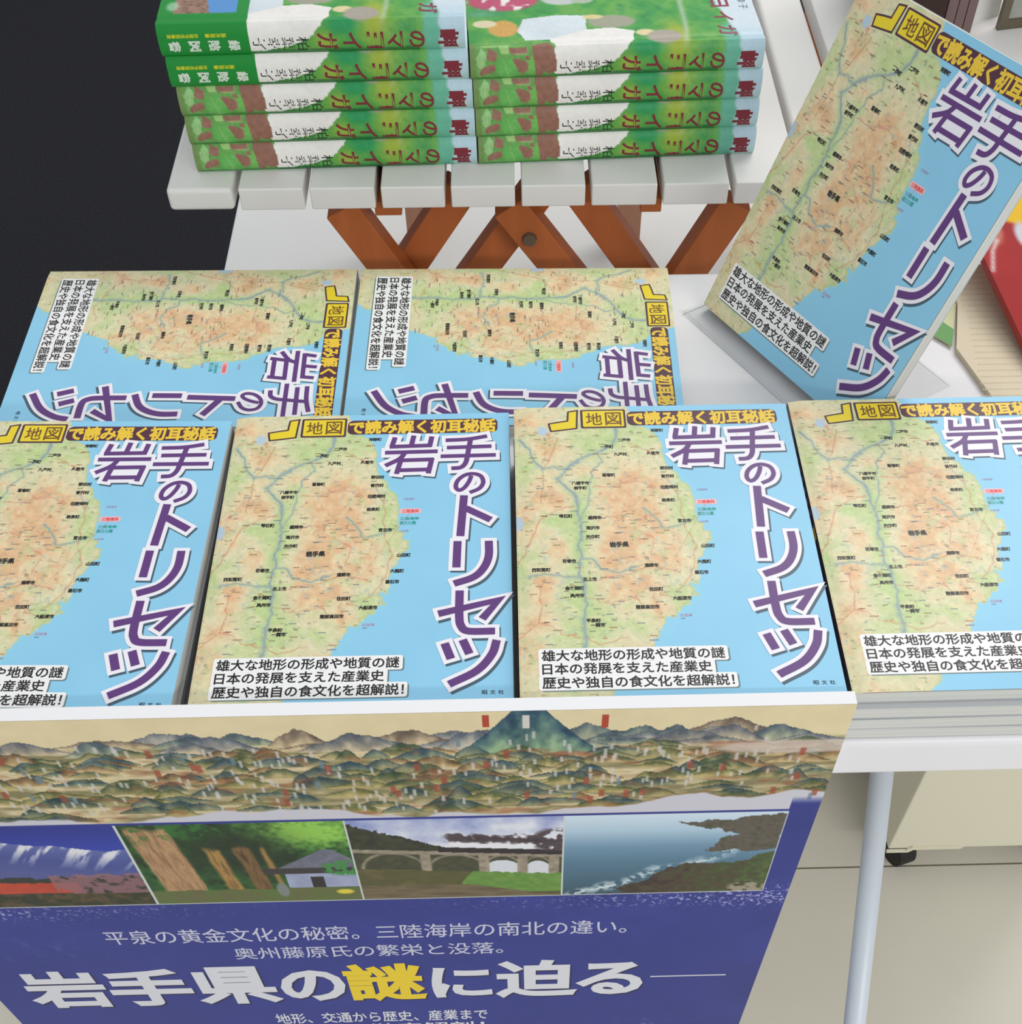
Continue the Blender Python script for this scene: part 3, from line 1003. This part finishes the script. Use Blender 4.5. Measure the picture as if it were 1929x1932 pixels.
def photo_bridge(U, V):                       # arched bridge, train and smoke
    n, n2 = vnoise(U, V, 14, 87, 4), vnoise(U, V, 4, 88, 3)
    out = ramp(U, V, [(96, 112, 180), (170, 178, 214), (226, 228, 236), (238, 238, 244)], n * 0.8 + (V - 104) / 80)
    hill = V > 103 + np.clip((U - 266) * 0.6, 0, 60) + 7 * (n2 - 0.5)
    out[hill] = ramp(U, V, [(34, 38, 28), (72, 76, 52)], n2)[hill]
    deck = 134 + (U - 268) * 0.09
    bank = V > deck + 24 + 4 * (n2 - 0.5)
    under = (V > deck + 3) & ~bank
    out[under] = ramp(U, V, [(52, 56, 40), (84, 84, 56)], n2)[under]
    for cu, w in ((352, 11), (372, 8)):
        m = (((U - cu) / w) ** 2 + ((V - deck - 22) / 13) ** 2 < 1) & under
        out[m] = (216, 218, 224)
    br = (V > deck) & (V < deck + 30)
    k = np.zeros_like(U)
    for cu, w in ((290, 17), (326, 16), (352, 11), (372, 8)):
        d = np.hypot((U - cu) / w, (V - deck - 24) / 19)
        k = np.maximum(k, np.clip(1 - np.abs(d - 1.07) / 0.1, 0, 1) * (V < deck + 24))
    for cu in (308, 341, 363, 381):
        k = np.maximum(k, np.clip((3.4 - np.abs(U - cu)) / 0.8, 0, 1) * (V < deck + 25))
    k = np.maximum(k, np.clip((2.6 - np.abs(V - deck - 2)) / 0.8, 0, 1)) * br
    c = ramp(U, V, [(126, 114, 98), (178, 166, 146)], n2)
    out = out * (1 - k[..., None]) + c * k[..., None]
    out[bank] = ramp(U, V, [(112, 98, 58), (84, 84, 46), (128, 110, 70)], n)[bank]
    gr = bank & (U > 334 - (V - 165) * 0.5 + 8 * (n - 0.5)) & (V < 192)
    out[gr] = ramp(U, V, [(84, 132, 54), (122, 158, 72)], n2)[gr]
    wt = (V > 180 + 3 * (n2 - 0.5)) & (U < 350 + (V - 186) * 3)
    out[wt] = ramp(U, V, [(84, 70, 46), (120, 106, 78), (70, 58, 40)], vnoise(U, V, 8, 95, 4, (2.4, .6)))[wt]
    train = (V > deck - 5) & (V < deck + 1) & (U > 316)
    out[train] = (42, 34, 38)
    wh = np.clip((4 - np.abs(V - deck + 9)) / 2, 0, 1) * (U > 322) * (U < 372)
    out = mix(out, (236, 234, 238), wh)
    sm = np.clip((5.0 + 9 * (n2 - 0.5) + 5 * (vnoise(U, V * 0, 9, 96) - 0.5) - np.abs(V - (122 + (U - 320) * 0.12))) / 2.5, 0, 1) * np.clip((U - 318) / 5, 0, 1)
    sm = np.maximum(sm, ell(U, V, 381, 128, 13, 13, 0.3) * np.clip((n2 - 0.36) * 8, 0, 1))
    c = ramp(U, V, [(50, 38, 44), (92, 78, 84)], n2)
    out = out * (1 - sm[..., None]) + c * sm[..., None]
    return out


def photo_coast(U, V):                        # sea, rocks and foam
    n, n2 = vnoise(U, V, 12, 89, 4), vnoise(U, V, 3.5, 90, 3)
    out = ramp(U, V, [(210, 226, 238), (176, 202, 220), (112, 148, 174), (84, 122, 146), (70, 106, 126), (58, 88, 104)], (V - 101) / 92)
    wu, wv = U + (n2 - 0.5) * 7, V + (n - 0.5) * 12
    coast = [(392, 198), (412, 188), (428, 178), (440, 168), (456, 162), (470, 154), (482, 146)]
    d = dline(wu, wv, coast)
    out = mix(out, (214, 226, 230), np.clip(1 - d / 6.5, 0, 1) * np.clip((n2 - 0.40) * 8, 0, 1))
    land = inpoly(wu, wv, [(404, 200), (424, 194), (418, 188), (432, 184), (446, 164), (458, 158), (470, 160), (484, 158), (508, 148), (508, 200)])
    out[land] = ramp(U, V, [(54, 46, 38), (78, 62, 48), (66, 82, 42), (86, 104, 52)], (U - 420) / 110 + (n2 - 0.5) * 0.9)[land]
    rk = inpoly(wu, wv, [(448, 113), (466, 110), (486, 106), (508, 103), (508, 146), (490, 148), (466, 144), (476, 132), (486, 126), (470, 118)])
    out[rk] = ramp(U, V, [(64, 60, 56), (100, 90, 80), (60, 70, 48)], n2)[rk]
    out = mix(out, (158, 146, 128), ell(U, V, 497, 192, 12, 8, 0.4) * np.clip((n2 - 0.4) * 6, 0, 1))
    return out


def poster_top(U, V):
    out = panorama(U, V)
    blue = np.zeros(U.shape + (3,)) + np.array(BLUE, float)
    nb = vnoise(U, V, 40, 91, 4)
    blue += (nb[..., None] - 0.5) * np.array((16, 12, 22))
    sp1 = vnoise(U, V, 1.6, 92, 2)
    band = np.exp(-((V - 206) / 12) ** 2) * np.clip(np.abs(U - 250) / 200, 0, 1) + blob(U, V, 512, 204, 26, 14)
    blue = mix(blue, (170, 170, 214), np.clip((sp1 - 0.72 + 0.1 * band) * 7, 0, 1) * np.clip(band, 0, 1))
    k = np.clip((V - 86 - 3 * (nb - 0.5)) / 8, 0, 1) * (U > 507) + (V > PANO + 0.0) * 1.0
    out = mix(out, (0, 0, 0), np.zeros_like(U)) * (1 - np.clip(k, 0, 1))[..., None] + blue * np.clip(k, 0, 1)[..., None]
    for a, b_, fn in ((0, 145, photo_snow), (145, 267.5, photo_forest), (267.5, 386, photo_bridge), (386, 507.5, photo_coast)):
        m = (U >= a) & (U < b_) & (V >= 101) & (V <= 198)
        c = fn(U, V)
        out[m] = c[m]
        ed = m & ((np.abs(U - a) < 0.7) | (np.abs(U - b_) < 0.7) | (np.abs(V - 101) < 0.6) | (np.abs(V - 198) < 0.6))
        out[ed] = (206, 210, 206)
    return np.clip(out, 0, 255)


def poster_low(U, V):
    blue = np.zeros(U.shape + (3,)) + np.array(BLUE, float)
    nb = vnoise(U, V, 40, 91, 4)
    blue += (nb[..., None] - 0.5) * np.array((16, 12, 22))
    sp1 = vnoise(U, V, 3, 93, 2)
    band = blob(U, V, 440, 425, 60, 20) + blob(U, V, 60, 262, 60, 24) * 0.4
    return np.clip(mix(blue, (150, 150, 200), np.clip((sp1 - 0.66) * 6, 0, 1) * np.clip(band, 0, 1) * 0.6), 0, 255)


def poster_art():
    A = Art()
    A.grid(0, PW, 0, 236, 0.48, 0.8, poster_top)
    A.grid(0, PW, 236, 748, 3.0, 3.0, poster_low)
    WT = (222, 222, 228)
    A.text('平泉の黄金文化の秘密。三陸海岸の南北の違い。', 100, 234, 428, 254.5, 0.05, (204, 204, 222), 0.004)
    A.text('奥州藤原氏の繁栄と没落。', 175, 264, 349, 282, 0.05, (204, 204, 222), 0.004)
    SH = (34, 34, 84)
    for s, c0, w, col, t, bt in (('岩', 50, 51, WT, 297, 357), ('手', 107, 52, WT, 297, 357), ('県', 165, 52, WT, 296, 357), ('の', 217.5, 41, WT, 305, 355),
                                 ('謎', 267, 50, (240, 208, 40), 297, 357), ('に', 319.3, 38, WT, 306, 355), ('迫', 370.5, 52, WT, 297, 357), ('る', 421.5, 42, WT, 304, 356)):
        A.text(s, c0 - w / 2 + 1.2, t + 2.2, c0 + w / 2 + 1.2, bt + 2.2, 0.05, SH, 0.036)
        A.text(s, c0 - w / 2, t, c0 + w / 2, bt, 0.08, col, 0.034)
    A.rect(449, 327, 501, 328.8, 0.06, WT)
    A.text('地形、交通から歴史、産業まで', 182, 381, 335, 401, 0.05, WT, 0.012)
    A.text('徹底解剖！', 247, 405, 332, 425, 0.05, WT, 0.012)

    def fn(P):
        return np.stack([PU0 + P[:, 0], PYF - 0.25 - P[:, 2], PTOP - P[:, 1]], 1) - np.array([-102.5, 327.0, -740.0])
    return A.mesh('printed_sheet', M['poster'], fn)


OP = (-102.5, 327.0, -740.0)
po = thing('poster_board', 'tall poster board with mountain panorama and four scenic photos on blue', 'poster', W3(*OP))
b = MB()
b.box(PU0, PU0 + PW, PYF, 330.8, -739.8, PTOP)
b.build('foam_board', M['foam'], po, origin=OP)
link_mesh('printed_sheet', poster_art(), po)

# ------------------------------------------------------------------ slatted folding table
SZ = -1.0
OL = (5, 960, PZ)
sl = thing('slatted_table', 'white slatted folding table on crossed orange brown legs', 'table', W3(*OL))
xs = [-238.5, -188.7, -139.6, -90.4, -41.8, 7.3, 56.4, 106.6, 156.6, 206.2, 246.5]
for i in range(10):
    b = MB()
    b.box(xs[i], xs[i + 1] - 4.6, 768.5, 1190, SZ - 16.5, SZ)
    o = b.build('slat', M['slat'], sl, origin=OL, bevel=(3.2 if i in (0, 9) else 1.2), seg=3)
    if i in (0,):
        pass


def bar(x0, z0, x1, z1, w, y0, y1, m, name='leg'):
    """a flat bar in the plane of the front, w wide, running from (x0,z0) to (x1,z1)"""
    d = Vector((x1 - x0, z1 - z0)).normalized()
    n = Vector((-d.y, d.x)) * w / 2
    P = [(x0 + n.x, z0 + n.y), (x1 + n.x, z1 + n.y), (x1 - n.x, z1 - n.y), (x0 - n.x, z0 - n.y)]
    b = MB()
    b.hexa([(x, y0, z) for x, z in P], [(x, y1, z) for x, z in P])
    return b.build(name, m, sl, origin=OL, bevel=1.0)


def to_floor(x0, z0, sx):                     # bar centre line carried down to the platform
    return x0 + sx * (z0 - (PZ + 12))


ZT = SZ - 24
for xt, k, y0, y1 in ((-121.5, 0.55, 778, 796), (-2.0, 0.70, 778, 796), (48.0, 0.67, 800, 818),
                      (-36.0, -0.66, 800, 818), (21.0, -0.68, 797, 815), (161.5, -0.49, 778, 796)):
    bar(xt, ZT, to_floor(xt, ZT, k), PZ + 12, 25 if y0 == 778 else 24, y0, y1, M['wood'])
for xt in (-97.5, 123.0):
    b = MB()
    b.box(xt - 12.5, xt + 12.5, 1128, 1146, PZ, SZ - 17)
    b.build('leg', M['wood_pale'], sl, origin=OL, bevel=1.0)
for a, c in ((-97, -78), (92, 107)):
    b = MB()
    b.box(a, c, 776, 1150, SZ - 27, SZ - 16.5)
    b.build('rail', M['wood'], sl, origin=OL, bevel=0.8)
b = MB()
b.tube((12.8, 778.5, -49.5), (12.8, 775.0, -49.5), 5.6, 4.6, n=20)
b.build('bolt', M['bolt'], sl, origin=OL)

# ------------------------------------------------------------------ hardcover novels
NL, NT, ND = 195.4, 20.3, 134.0


def jacket_colours(S, T):
    n, n2, n3 = vnoise(S, T, 18, 101, 4), vnoise(S, T, 6, 102, 4), vnoise(S, T, 2, 103, 3)
    out = ramp(S, T, [(44, 132, 72), (66, 158, 78), (112, 176, 82), (56, 146, 90)], n + (n2 - 0.5) * 0.5)
    out = mix(out, (176, 184, 62), np.clip(blob(S, T, 58, 26, 9, 20) * 1.2 + blob(S, T, 90, 8, 8, 9) * 0.7, 0, 0.85))
    out = mix(out, (40, 152, 92), np.clip(blob(S, T, 78, 19, 9, 6) * 1.3, 0, 0.9))
    out = mix(out, (190, 206, 190), np.clip(1 - dline(S, T, [(49, 140), (49.5, 79), (50, 40), (53, 15), (46, 10)]) / 3.0, 0, 1) * 0.75 * np.clip((T - 16) / 6, 0.15, 1))
    teal = np.clip(1 - np.abs(S - 21 - 4 * (n2 - 0.5)) / 8, 0, 1) * np.clip((46 - T) / 12, 0, 1)
    out = mix(out, (112, 188, 168), np.clip(teal * 1.5, 0, 0.9))
    sky = np.clip((17.5 + np.clip((T - 26) * 0.22, 0, 14) + 4 * (n2 - 0.5) - S) / 2.5, 0, 1)
    out = mix(out, (190, 217, 230), sky * np.clip((T + 40) / 50, 0.8, 1))
    out = mix(out, (222, 233, 240), sky * np.clip((T - 22) / 18, 0, 1) * 0.8)
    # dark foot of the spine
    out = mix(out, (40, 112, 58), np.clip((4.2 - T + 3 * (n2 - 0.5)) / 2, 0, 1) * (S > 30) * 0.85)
    # leaves and earth on the tail side
    def X(q):
        return [(205 - 0.1165 * x, 17.3 - ((y + (x - 570) * 0.028) - 300) / 8.5) for x, y in q]

    tail = S > 138
    lowt = (T < 28) & tail
    ws, wt = S + (n2 - 0.5) * 1.6, T + (n - 0.5) * 1.4
    zone = np.zeros(S.shape + (3,)) + np.array((112, 172, 92.0)) + (n2[..., None] - 0.5) * 46
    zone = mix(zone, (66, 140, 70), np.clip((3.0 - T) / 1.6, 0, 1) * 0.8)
    EB = (156, 112, 96)
    for q in ([(180, 282), (240, 306), (226, 350), (182, 342)], [(300, 286), (404, 276), (414, 304), (326, 314)], [(128, 420), (150, 380), (222, 362), (230, 402), (140, 432)],
              [(312, 336), (352, 330), (404, 350), (408, 400), (372, 424), (330, 380)], [(390, 318), (420, 312), (420, 340), (396, 340)]):
        zone[inpoly(ws, wt, X(q)) & lowt] = EB
    zone += (n3[..., None] - 0.5) * 18
    for q, c in (([(120, 330), (150, 284), (182, 320), (170, 372), (140, 390), (118, 366)], (158, 208, 140)), ([(232, 338), (312, 326), (368, 440), (300, 448), (250, 440), (224, 396)], (104, 182, 92)),
                 ([(416, 320), (444, 330), (446, 400), (420, 430), (396, 428), (420, 390)], (110, 182, 82)), ([(236, 256), (300, 262), (306, 306), (262, 310)], (166, 208, 128)),
                 ([(140, 262), (240, 256), (236, 282), (150, 284)], (150, 198, 116))):
        m = inpoly(ws, wt, X(q)) & tail
        zone[m] = np.array(c, float) + (n2[m][:, None] - 0.5) * 40
    for q in ([(270, 336), (300, 440)], [(150, 300), (148, 384)], [(330, 312), (410, 306)], [(404, 276), (412, 300)]):
        zone = mix(zone, (190, 214, 140), np.clip(1 - dline(S, T, X(q)) / 0.5, 0, 1) * 0.6)
    out = np.where(lowt[..., None], zone, out)
    edge = np.clip((S - 190.5) / 2, 0, 1) * (T < 27)
    out = mix(out, (120, 142, 84), edge * 0.8)
    # washes of white and grey over the green: generic figures' clothes in broad patches
    white = inpoly(S + (n2 - 0.5) * 2, T + (n - 0.5) * 1.5, [(139, 21), (139, 3), (130, 2.4), (112, 6), (100, 10), (92, 18), (87, 25), (85, 36), (100, 42), (117, 40), (142, 29)])
    out[white] = np.array((243, 240, 235.0)) + (n[white][:, None] - 0.5) * 14
    brown = inpoly(ws, wt, X([(430, 262), (530, 232), (560, 290), (572, 350), (574, 404), (530, 424), (500, 400), (492, 432), (456, 434), (448, 380), (440, 330)]))
    out[brown] = np.array((152, 108, 92.0)) + (n3[brown][:, None] - 0.5) * 14
    pale = inpoly(S + (n2 - 0.5) * 2, T, [(117, 40), (115, 59), (135, 61), (158, 57), (163, 42), (158, 29), (142, 29)])
    out[pale] = np.array((220, 230, 236.0)) + (n[pale][:, None] - 0.5) * 20
    for cs, ct, rs, rt, c in ((99, 50, 16, 8.5, (166, 166, 146)), (78, 34, 6.5, 4, (232, 214, 166)), (66, 28, 11.5, 8.5, (176, 168, 154)), (111, 57, 7, 3, (224, 208, 150)), (172, 45, 10, 11, (216, 168, 92)), (184, 52, 8, 5, (230, 216, 180)),
                              (170, 84, 24, 15, (196, 86, 116)), (130, 84, 14, 9, (200, 206, 204)), (116, 82, 8, 6, (178, 192, 170))):
        out = mix(out, c, ell(S, T, cs, ct, rs, rt, 0.22))
    fl_ = np.clip((vnoise(S, T, 7, 105, 2) - 0.6) * 14, 0, 1) * ell(S, T, 170, 84, 24, 15, 0.2)
    out = mix(out, (242, 238, 236), fl_)
    out = mix(out, (104, 172, 140), np.clip(blob(S, T, 186, 66, 12, 5), 0, 1) * 0.8)
    out += (n3[..., None] - 0.5) * 12
    return np.clip(out, 0, 255)


def jacket_map(P, lift=0.0):
    s, t, h = P[:, 0], P[:, 1], P[:, 2] + lift
    x = NL - s
    k = np.clip(t / NT, 0, 1)
    q = np.abs(2 * k - 1) ** 3.2
    y_sp = 3.0 * q - h
    z_sp = t + np.where(k > 0.5, h * q, -h * q) * 0.6
    tc = t - NT
    y_cv = 3.0 + tc
    z_cv = NT + h - 0.7 * np.exp(-((tc - 6.5) / 2.2) ** 2)
    on = t <= NT
    return np.stack([x, np.where(on, y_sp, y_cv), np.where(on, np.clip(z_sp, 0, None), z_cv)], 1)


def novel_meshes():
    out = {}
    A = Art()
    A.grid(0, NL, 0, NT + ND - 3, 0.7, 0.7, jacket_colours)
    RD = (128, 44, 56)
    for ch, a, c in (('岬', 4.6, 17.0), ('の', 26.3, 35.8), ('マ', 40.4, 49.9), ('ヨ', 52.7, 63.3), ('イ', 67.2, 78.2), ('ガ', 82.1, 94.4)):
        A.text(ch, a, 2.6, c, 13.2, 0.12, RD, 0.022 if ch != '岬' else 0.045, turn=True)
    for i, ch in enumerate('柏葉幸子'):
        A.text(ch, 100.4 + i * 9.3, 2.6, 108.2 + i * 9.3, 11.4, 0.12, (36, 40, 36), 0.0, turn=True)
    for ch, t0 in (('ガ', 27), ('イ', 46), ('ヨ', 65), ('マ', 84), ('の', 103), ('岬', 122)):
        A.text(ch, 17, t0, 29, t0 + 12, 0.12, (150, 58, 84), 0.018, turn=True)
    for i, ch in enumerate('子幸葉柏'):
        A.text(ch, 4.4, 61 + i * 8.4, 10.2, 67 + i * 8.4, 0.12, (104, 122, 128), 0.0, turn=True)
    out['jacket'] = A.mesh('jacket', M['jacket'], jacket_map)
    B = Art()

    def band(S, T):
        n = vnoise(S, T, 30, 111)
        n2 = vnoise(S, T, 4, 112, 4)
        o = np.zeros(S.shape + (3,)) + np.array((24, 142, 54.0)) + (n[..., None] - 0.5) * 10
        ph = (S > 146) & (S < 186) & (T > 33)
        pic = ramp(S, T, [(60, 52, 56), (170, 132, 110), (96, 78, 72)], n2)
        pic[S < 163 + (T - 33) * 0.15] = (92, 152, 214)
        o[ph] = pic[ph]
        o = mix(o, (190, 216, 190), ell(S, T, 187, 42, 4, 6, 0.6) * 0.7)
        return np.clip(o, 0, 255)
    B.grid(138.2, NL + 0.2, 0, NT + ND - 3, 1.0, 1.0, band)
    B.rect(137.7, 0, 138.4, NT, 0.02, (200, 230, 150))
    for i, ch in enumerate('緑陰図書'):
        a = 144.5 + i * 12.6
        B.text(ch, a, 4.0, a + 7.0, 10.4, 0.12, (222, 232, 218), 0.03, turn=True)
    B.text('全国学校図書館', 169.5, 12.6, 189.5, 14.9, 0.12, (214, 214, 40), 0.02, res=1)
    B.text('選定図書', 152.0, 12.6, 165.5, 14.9, 0.12, (214, 214, 40), 0.02, res=1)
    out['band'] = B.mesh('paper_band', M['jacket'], lambda P: jacket_map(P, 0.3))
    b = MB()
    b.box(2.5, NL - 2.5, 7, ND - 3, 2.32, NT - 2.32)
    out['pages'] = b.mesh('page_block', M['pages'])
    b = MB()
    b.box(0.6, NL - 0.6, 4.5, ND, 0.05, 2.3)
    b.box(0.6, NL - 0.6, 4.5, ND, NT - 2.3, NT - 0.9)
    b.box(0.6, NL - 0.6, 2.6, 5.0, 1.0, NT - 1.2)
    out['case'] = b.mesh('hard_case', M['board'])
    return out


NOVEL = novel_meshes()


def novel(label, group, x, y, z, a, banded):
    r = thing('hardcover_novel', label, 'book', W3(x, y, z), a, group)
    link_mesh('jacket', NOVEL['jacket'], r)
    link_mesh('hard_case', NOVEL['case'], r)
    link_mesh('page_block', NOVEL['pages'], r)
    if banded:
        link_mesh('paper_band', NOVEL['band'], r)
    return r


N5 = ['bottom', 'second from the bottom', 'middle', 'second from the top', 'topmost']
N4 = ['bottom', 'second from the bottom', 'second from the top', 'topmost']
for k, dx in enumerate((0, -0.49, -1.12, -3.08, -4.4)):
    a = 0.031
    novel('green hardcover novel%s, %s of the left pile' % (' in bright green paper band' if k > 2 else '', N5[k]), 'novels in the left pile',
          -218.6 + dx, 787.9 + dx * a, SZ + k * (NT + 0.12), a, k > 2)
for k, dx in enumerate((0, -0.9, -1.6, -3.0)):
    a = 0.05
    novel('green illustrated hardcover novel, %s of the right pile of four' % N4[k], 'novels in the right pile',
          -22.2 + dx, 793.0 + dx * a, SZ + k * (NT + 0.12), a, False)

# ------------------------------------------------------------------ neighbouring white table with things at the upper right
OR = (480, 960, PZ)
rt = thing('white_side_table', 'plain white table right of the slatted table, behind the upright book', 'table', W3(*OR))
b = MB()
b.box(250, 720, 786, 1190, SZ - 17, SZ)
b.build('tabletop', M['slat'], rt, origin=OR, bevel=1.5)
for x, y in ((290, 1150), (680, 1150), (680, 810), (290, 840)):
    b = MB()
    b.box(x - 12, x + 12, y - 12, y + 12, PZ, SZ - 17)
    b.build('leg', M['wood'], rt, origin=OR)

for i, (a, c) in enumerate(((340.5, 348.3), (348.8, 356.0), (356.5, 363.5))):
    r = thing('upright_book', 'thin mauve brown book standing upright, %s of three behind the upright guidebook' % ('left', 'middle', 'right')[i], 'book',
              W3((a + c) / 2, 960, SZ), 0, 'mauve books standing upright')
    o = ((a + c) / 2, 960, SZ)
    b = MB()
    b.box(a, c, 960, 962, SZ, SZ + 175)
    b.box(a, a + 0.9, 962, 1070, SZ, SZ + 175)
    b.box(c - 0.9, c, 962, 1070, SZ, SZ + 175)
    b.build('cover', M['mauve'], r, origin=o, bevel=0.6)
    b = MB()
    b.box(a + 0.95, c - 0.95, 962.2, 1068, SZ + 2, SZ + 172)
    b.build('page_block', M['pages'], r, origin=o)
r = thing('box_file', 'dark brown box file standing beside the mauve books', 'box file', W3(315, 1010, SZ))
b = MB()
b.box(290, 339.6, 958, 1065, SZ, SZ + 150)
b.build('case', M['brown'], r, origin=(315, 1010, SZ), bevel=1.5)
b = MB()
b.box(306, 324, 957.4, 958, SZ + 70, SZ + 130)
b.build('spine_panel', M['brown'], r, origin=(315, 1010, SZ))
b = MB()
b.hexa([(366, 985, SZ), (398, 1000, SZ), (397.6, 1001.4, SZ), (365.6, 986.4, SZ)], [(366, 1010, SZ + 120), (398, 1025, SZ + 120), (397.6, 1026.4, SZ + 120), (365.6, 1011.4, SZ + 120)])
tag(b.build('blank_card', M['whitecard'], origin='world'), 'blank white card leaning beside the mauve books', 'card')
r = thing('framed_picture', 'bronze framed grey and red picture standing at the top right corner', 'picture', W3(450, 985, SZ))
o = (450, 985, SZ)


def fp(a, h, k=0.0):
    return (391 + a * 0.97 + h * 0.06, 976 + a * 0.20 + h * 0.16 + k, SZ + h)


b = MB()
for a0, a1, h0, h1 in ((0, 7, 0, 150), (113, 120, 0, 150), (7, 113, 0, 7), (7, 113, 143, 150)):
    b.hexa([fp(a0, h0), fp(a1, h0), fp(a1, h0, 6), fp(a0, h0, 6)], [fp(a0, h1), fp(a1, h1), fp(a1, h1, 6), fp(a0, h1, 6)])
b.build('frame', M['bronze'], r, origin=o)
A = Art()


def pic_cols(U, V):
    n, n2 = vnoise(U, V, 22, 121, 4), vnoise(U, V, 9, 122, 3)
    o = ramp(U, V, [(120, 122, 116), (168, 168, 160), (96, 98, 94)], n)
    return np.clip(mix(o, (186, 70, 60), np.clip((n2 - 0.52) * 9, 0, 1) * (V < 90)), 0, 255)


A.grid(7, 113, 0, 136, 2, 2, pic_cols)


def pm(P):
    a, h = P[:, 0], 143 - P[:, 1]
    return np.stack([391 + a * 0.97 + h * 0.06 - 450, 976 + a * 0.20 + h * 0.16 + 2 - 985, h], 1)


link_mesh('picture', A.mesh('picture', M['leafprint'], pm), r)

# ------------------------------------------------------------------ papers at the right of the front table
A = Art()
LZ = -36.0
OLf = (310, 640, TZ)
leaf = [(289.2, 632.5), (300.5, 678.0), (302.5, 726), (327.3, 721), (333.0, 628.0), (337, 545), (309, 553)]
lt = thing('cream_leaflet', 'cream leaflet with lines of small print beside the red book', 'leaflet', W3(*OLf))
b = MB()
b.prism(leaf, TZ, LZ)
b.build('paper', material('cream_paper', (226, 212, 186), 0.7, 0.2), lt, origin=OLf)
A = Art()
r_ = np.random.default_rng(5)
for i in range(26):
    y = 712 - i * 6.0
    x0 = 300.5 - abs(y - 668) * 0.10 + 3
    x1 = 325 + (712 - y) * 0.04
    x = x0 + r_.uniform(0, 1)
    while x < x1:
        w = r_.uniform(0.7, 1.3)
        A.rect(x, -y - 0.6, min(x + w, x1), -y + 0.6, 0.05, (208, 193, 166))
        x += w + r_.uniform(0.3, 0.7)
link_mesh('print', A.mesh('print', M['leafprint'], lambda P: np.stack([P[:, 0] - 310, -P[:, 1] - 640, P[:, 2] + LZ - TZ], 1)), lt)

cd = thing('green_card', 'small pale card with a green band seen behind the upright guidebook', 'card', W3(288, 660, TZ))
oc = (288, 660, TZ)
zc = TZ + 1.7
b = MB()
b.prism([(277.5, 648), (287.6, 636.5), (300.3, 680), (286, 694)], zc, zc + 0.6)
b.build('paper', material('pale_yellow_card', (214, 214, 170), 0.6, 0.2), cd, origin=oc)
b = MB()
b.prism([(277.5, 648), (287.6, 636.5), (292.6, 653.5), (283.5, 666)], zc + 0.6, zc + 0.75)
b.build('green_band', material('green_ink', (106, 162, 92), 0.5, 0.3), cd, origin=oc)

# red picture book leaning on the edge of the side table
rb = thing('red_picture_book', 'red picture book with yellow patch lying tilted at the right edge', 'book', W3(334, 598, -38))
ox = Vector((1, 0.0, 0))
ax = Vector((-19, 93, 21)).normalized()
wx = (Vector((1, 0.05, 0)) - ax * Vector((1, 0.05, 0)).dot(ax)).normalized()
nx = wx.cross(ax)
mR = Matrix((wx, ax, nx)).transposed().to_4x4()
mR.translation = W3(334.5, 595.0, -38.5)
rb.matrix_world = mR
b = MB()
b.box(0, 150, 0, 200, 0.0, 0.8)
b.build('back_cover', material('red_card', (168, 46, 46), 0.45, 0.35), rb)
b = MB()
b.box(1.4, 149, 1, 199, 0.8, 5.2)
b.build('page_block', M['pages'], rb)
A = Art()


def red_cols(U, V):
    n, n2 = vnoise(U, V, 30, 131, 4), vnoise(U, V, 8, 132, 3)
    o = ramp(U, V, [(178, 46, 46), (158, 40, 42)], n)
    o = mix(o, (232, 186, 40), ell(U, V, 46, 42, 34, 34, 0.1))
    o = mix(o, (206, 140, 120), ell(U, V, 14, 72, 7, 15, 0.4) * 0.8)
    o = mix(o, (232, 226, 222), np.clip(1 - dline(U, V, [(2, 108), (8, 92), (14, 84)]) / 2.4, 0, 1) * 0.9)
    o = mix(o, (206, 206, 214), ell(U, V, 34, 84, 6, 12, 0.4))
    return np.clip(o, 0, 255)


A.grid(0, 150, 0, 200, 1.5, 1.5, red_cols)
link_mesh('front_cover', A.mesh('front_cover', M['leafprint'], lambda P: np.stack([P[:, 0], 200 - P[:, 1], P[:, 2] + 5.9], 1)), rb)
b = MB()
b.box(0, 150, 0, 200, 5.2, 5.85)
b.box(0, 1.2, 0, 200, 0.75, 5.25)
b.build('cover_card', material('red_card_edge', (168, 46, 46), 0.45, 0.35), rb)

# ------------------------------------------------------------------ cream cart under the table
OC = (490, 690, -ZF)
ct = thing('rolling_cart', 'cream plastic rolling cart on black casters under the table', 'cart', W3(*OC))
b = MB()
b.hexa([(391, 609, -692), (588, 609, -692), (588, 770, -692), (391, 770, -692)], [(391, 609, -300), (588, 609, -300), (588, 770, -300), (391, 770, -300)])
b.build('body', M['cart'], ct, origin=OC, bevel=2)
b = MB()
b.prism([(390, -692), (390, -696), (413, -696), (418, -690.5), (468, -690.5), (471, -686), (468, -684.6), (416, -684.6), (411, -690), (411, -692)], 606.5, 609)
for i, (x, y, z) in enumerate(b.v):
    b.v[i] = (x, z, y)
for f in b.f:
    f.reverse()
b.build('bottom_rim', M['cart'], ct, origin=OC)
for cx, cy in ((411, 628), (570, 640), (570, 750), (411, 750)):
    b = MB()
    b.tube((cx - 9, cy - 3, -717), (cx + 9, cy + 3, -717), 23, n=28)
    wheel = b.build('caster', M['rubber'], ct, origin=OC)
    b = MB()
    b.tube((cx + 9, cy + 3, -717), (cx + 10.5, cy + 3.5, -717), 13, n=24)
    b.build('hub_cap', M['capmetal'], wheel, origin=OC)
    b = MB()
    b.box(cx - 12, cx + 12, cy - 10, cy + 12, -705, -692)
    b.build('fork', M['rubber'], wheel, origin=OC)
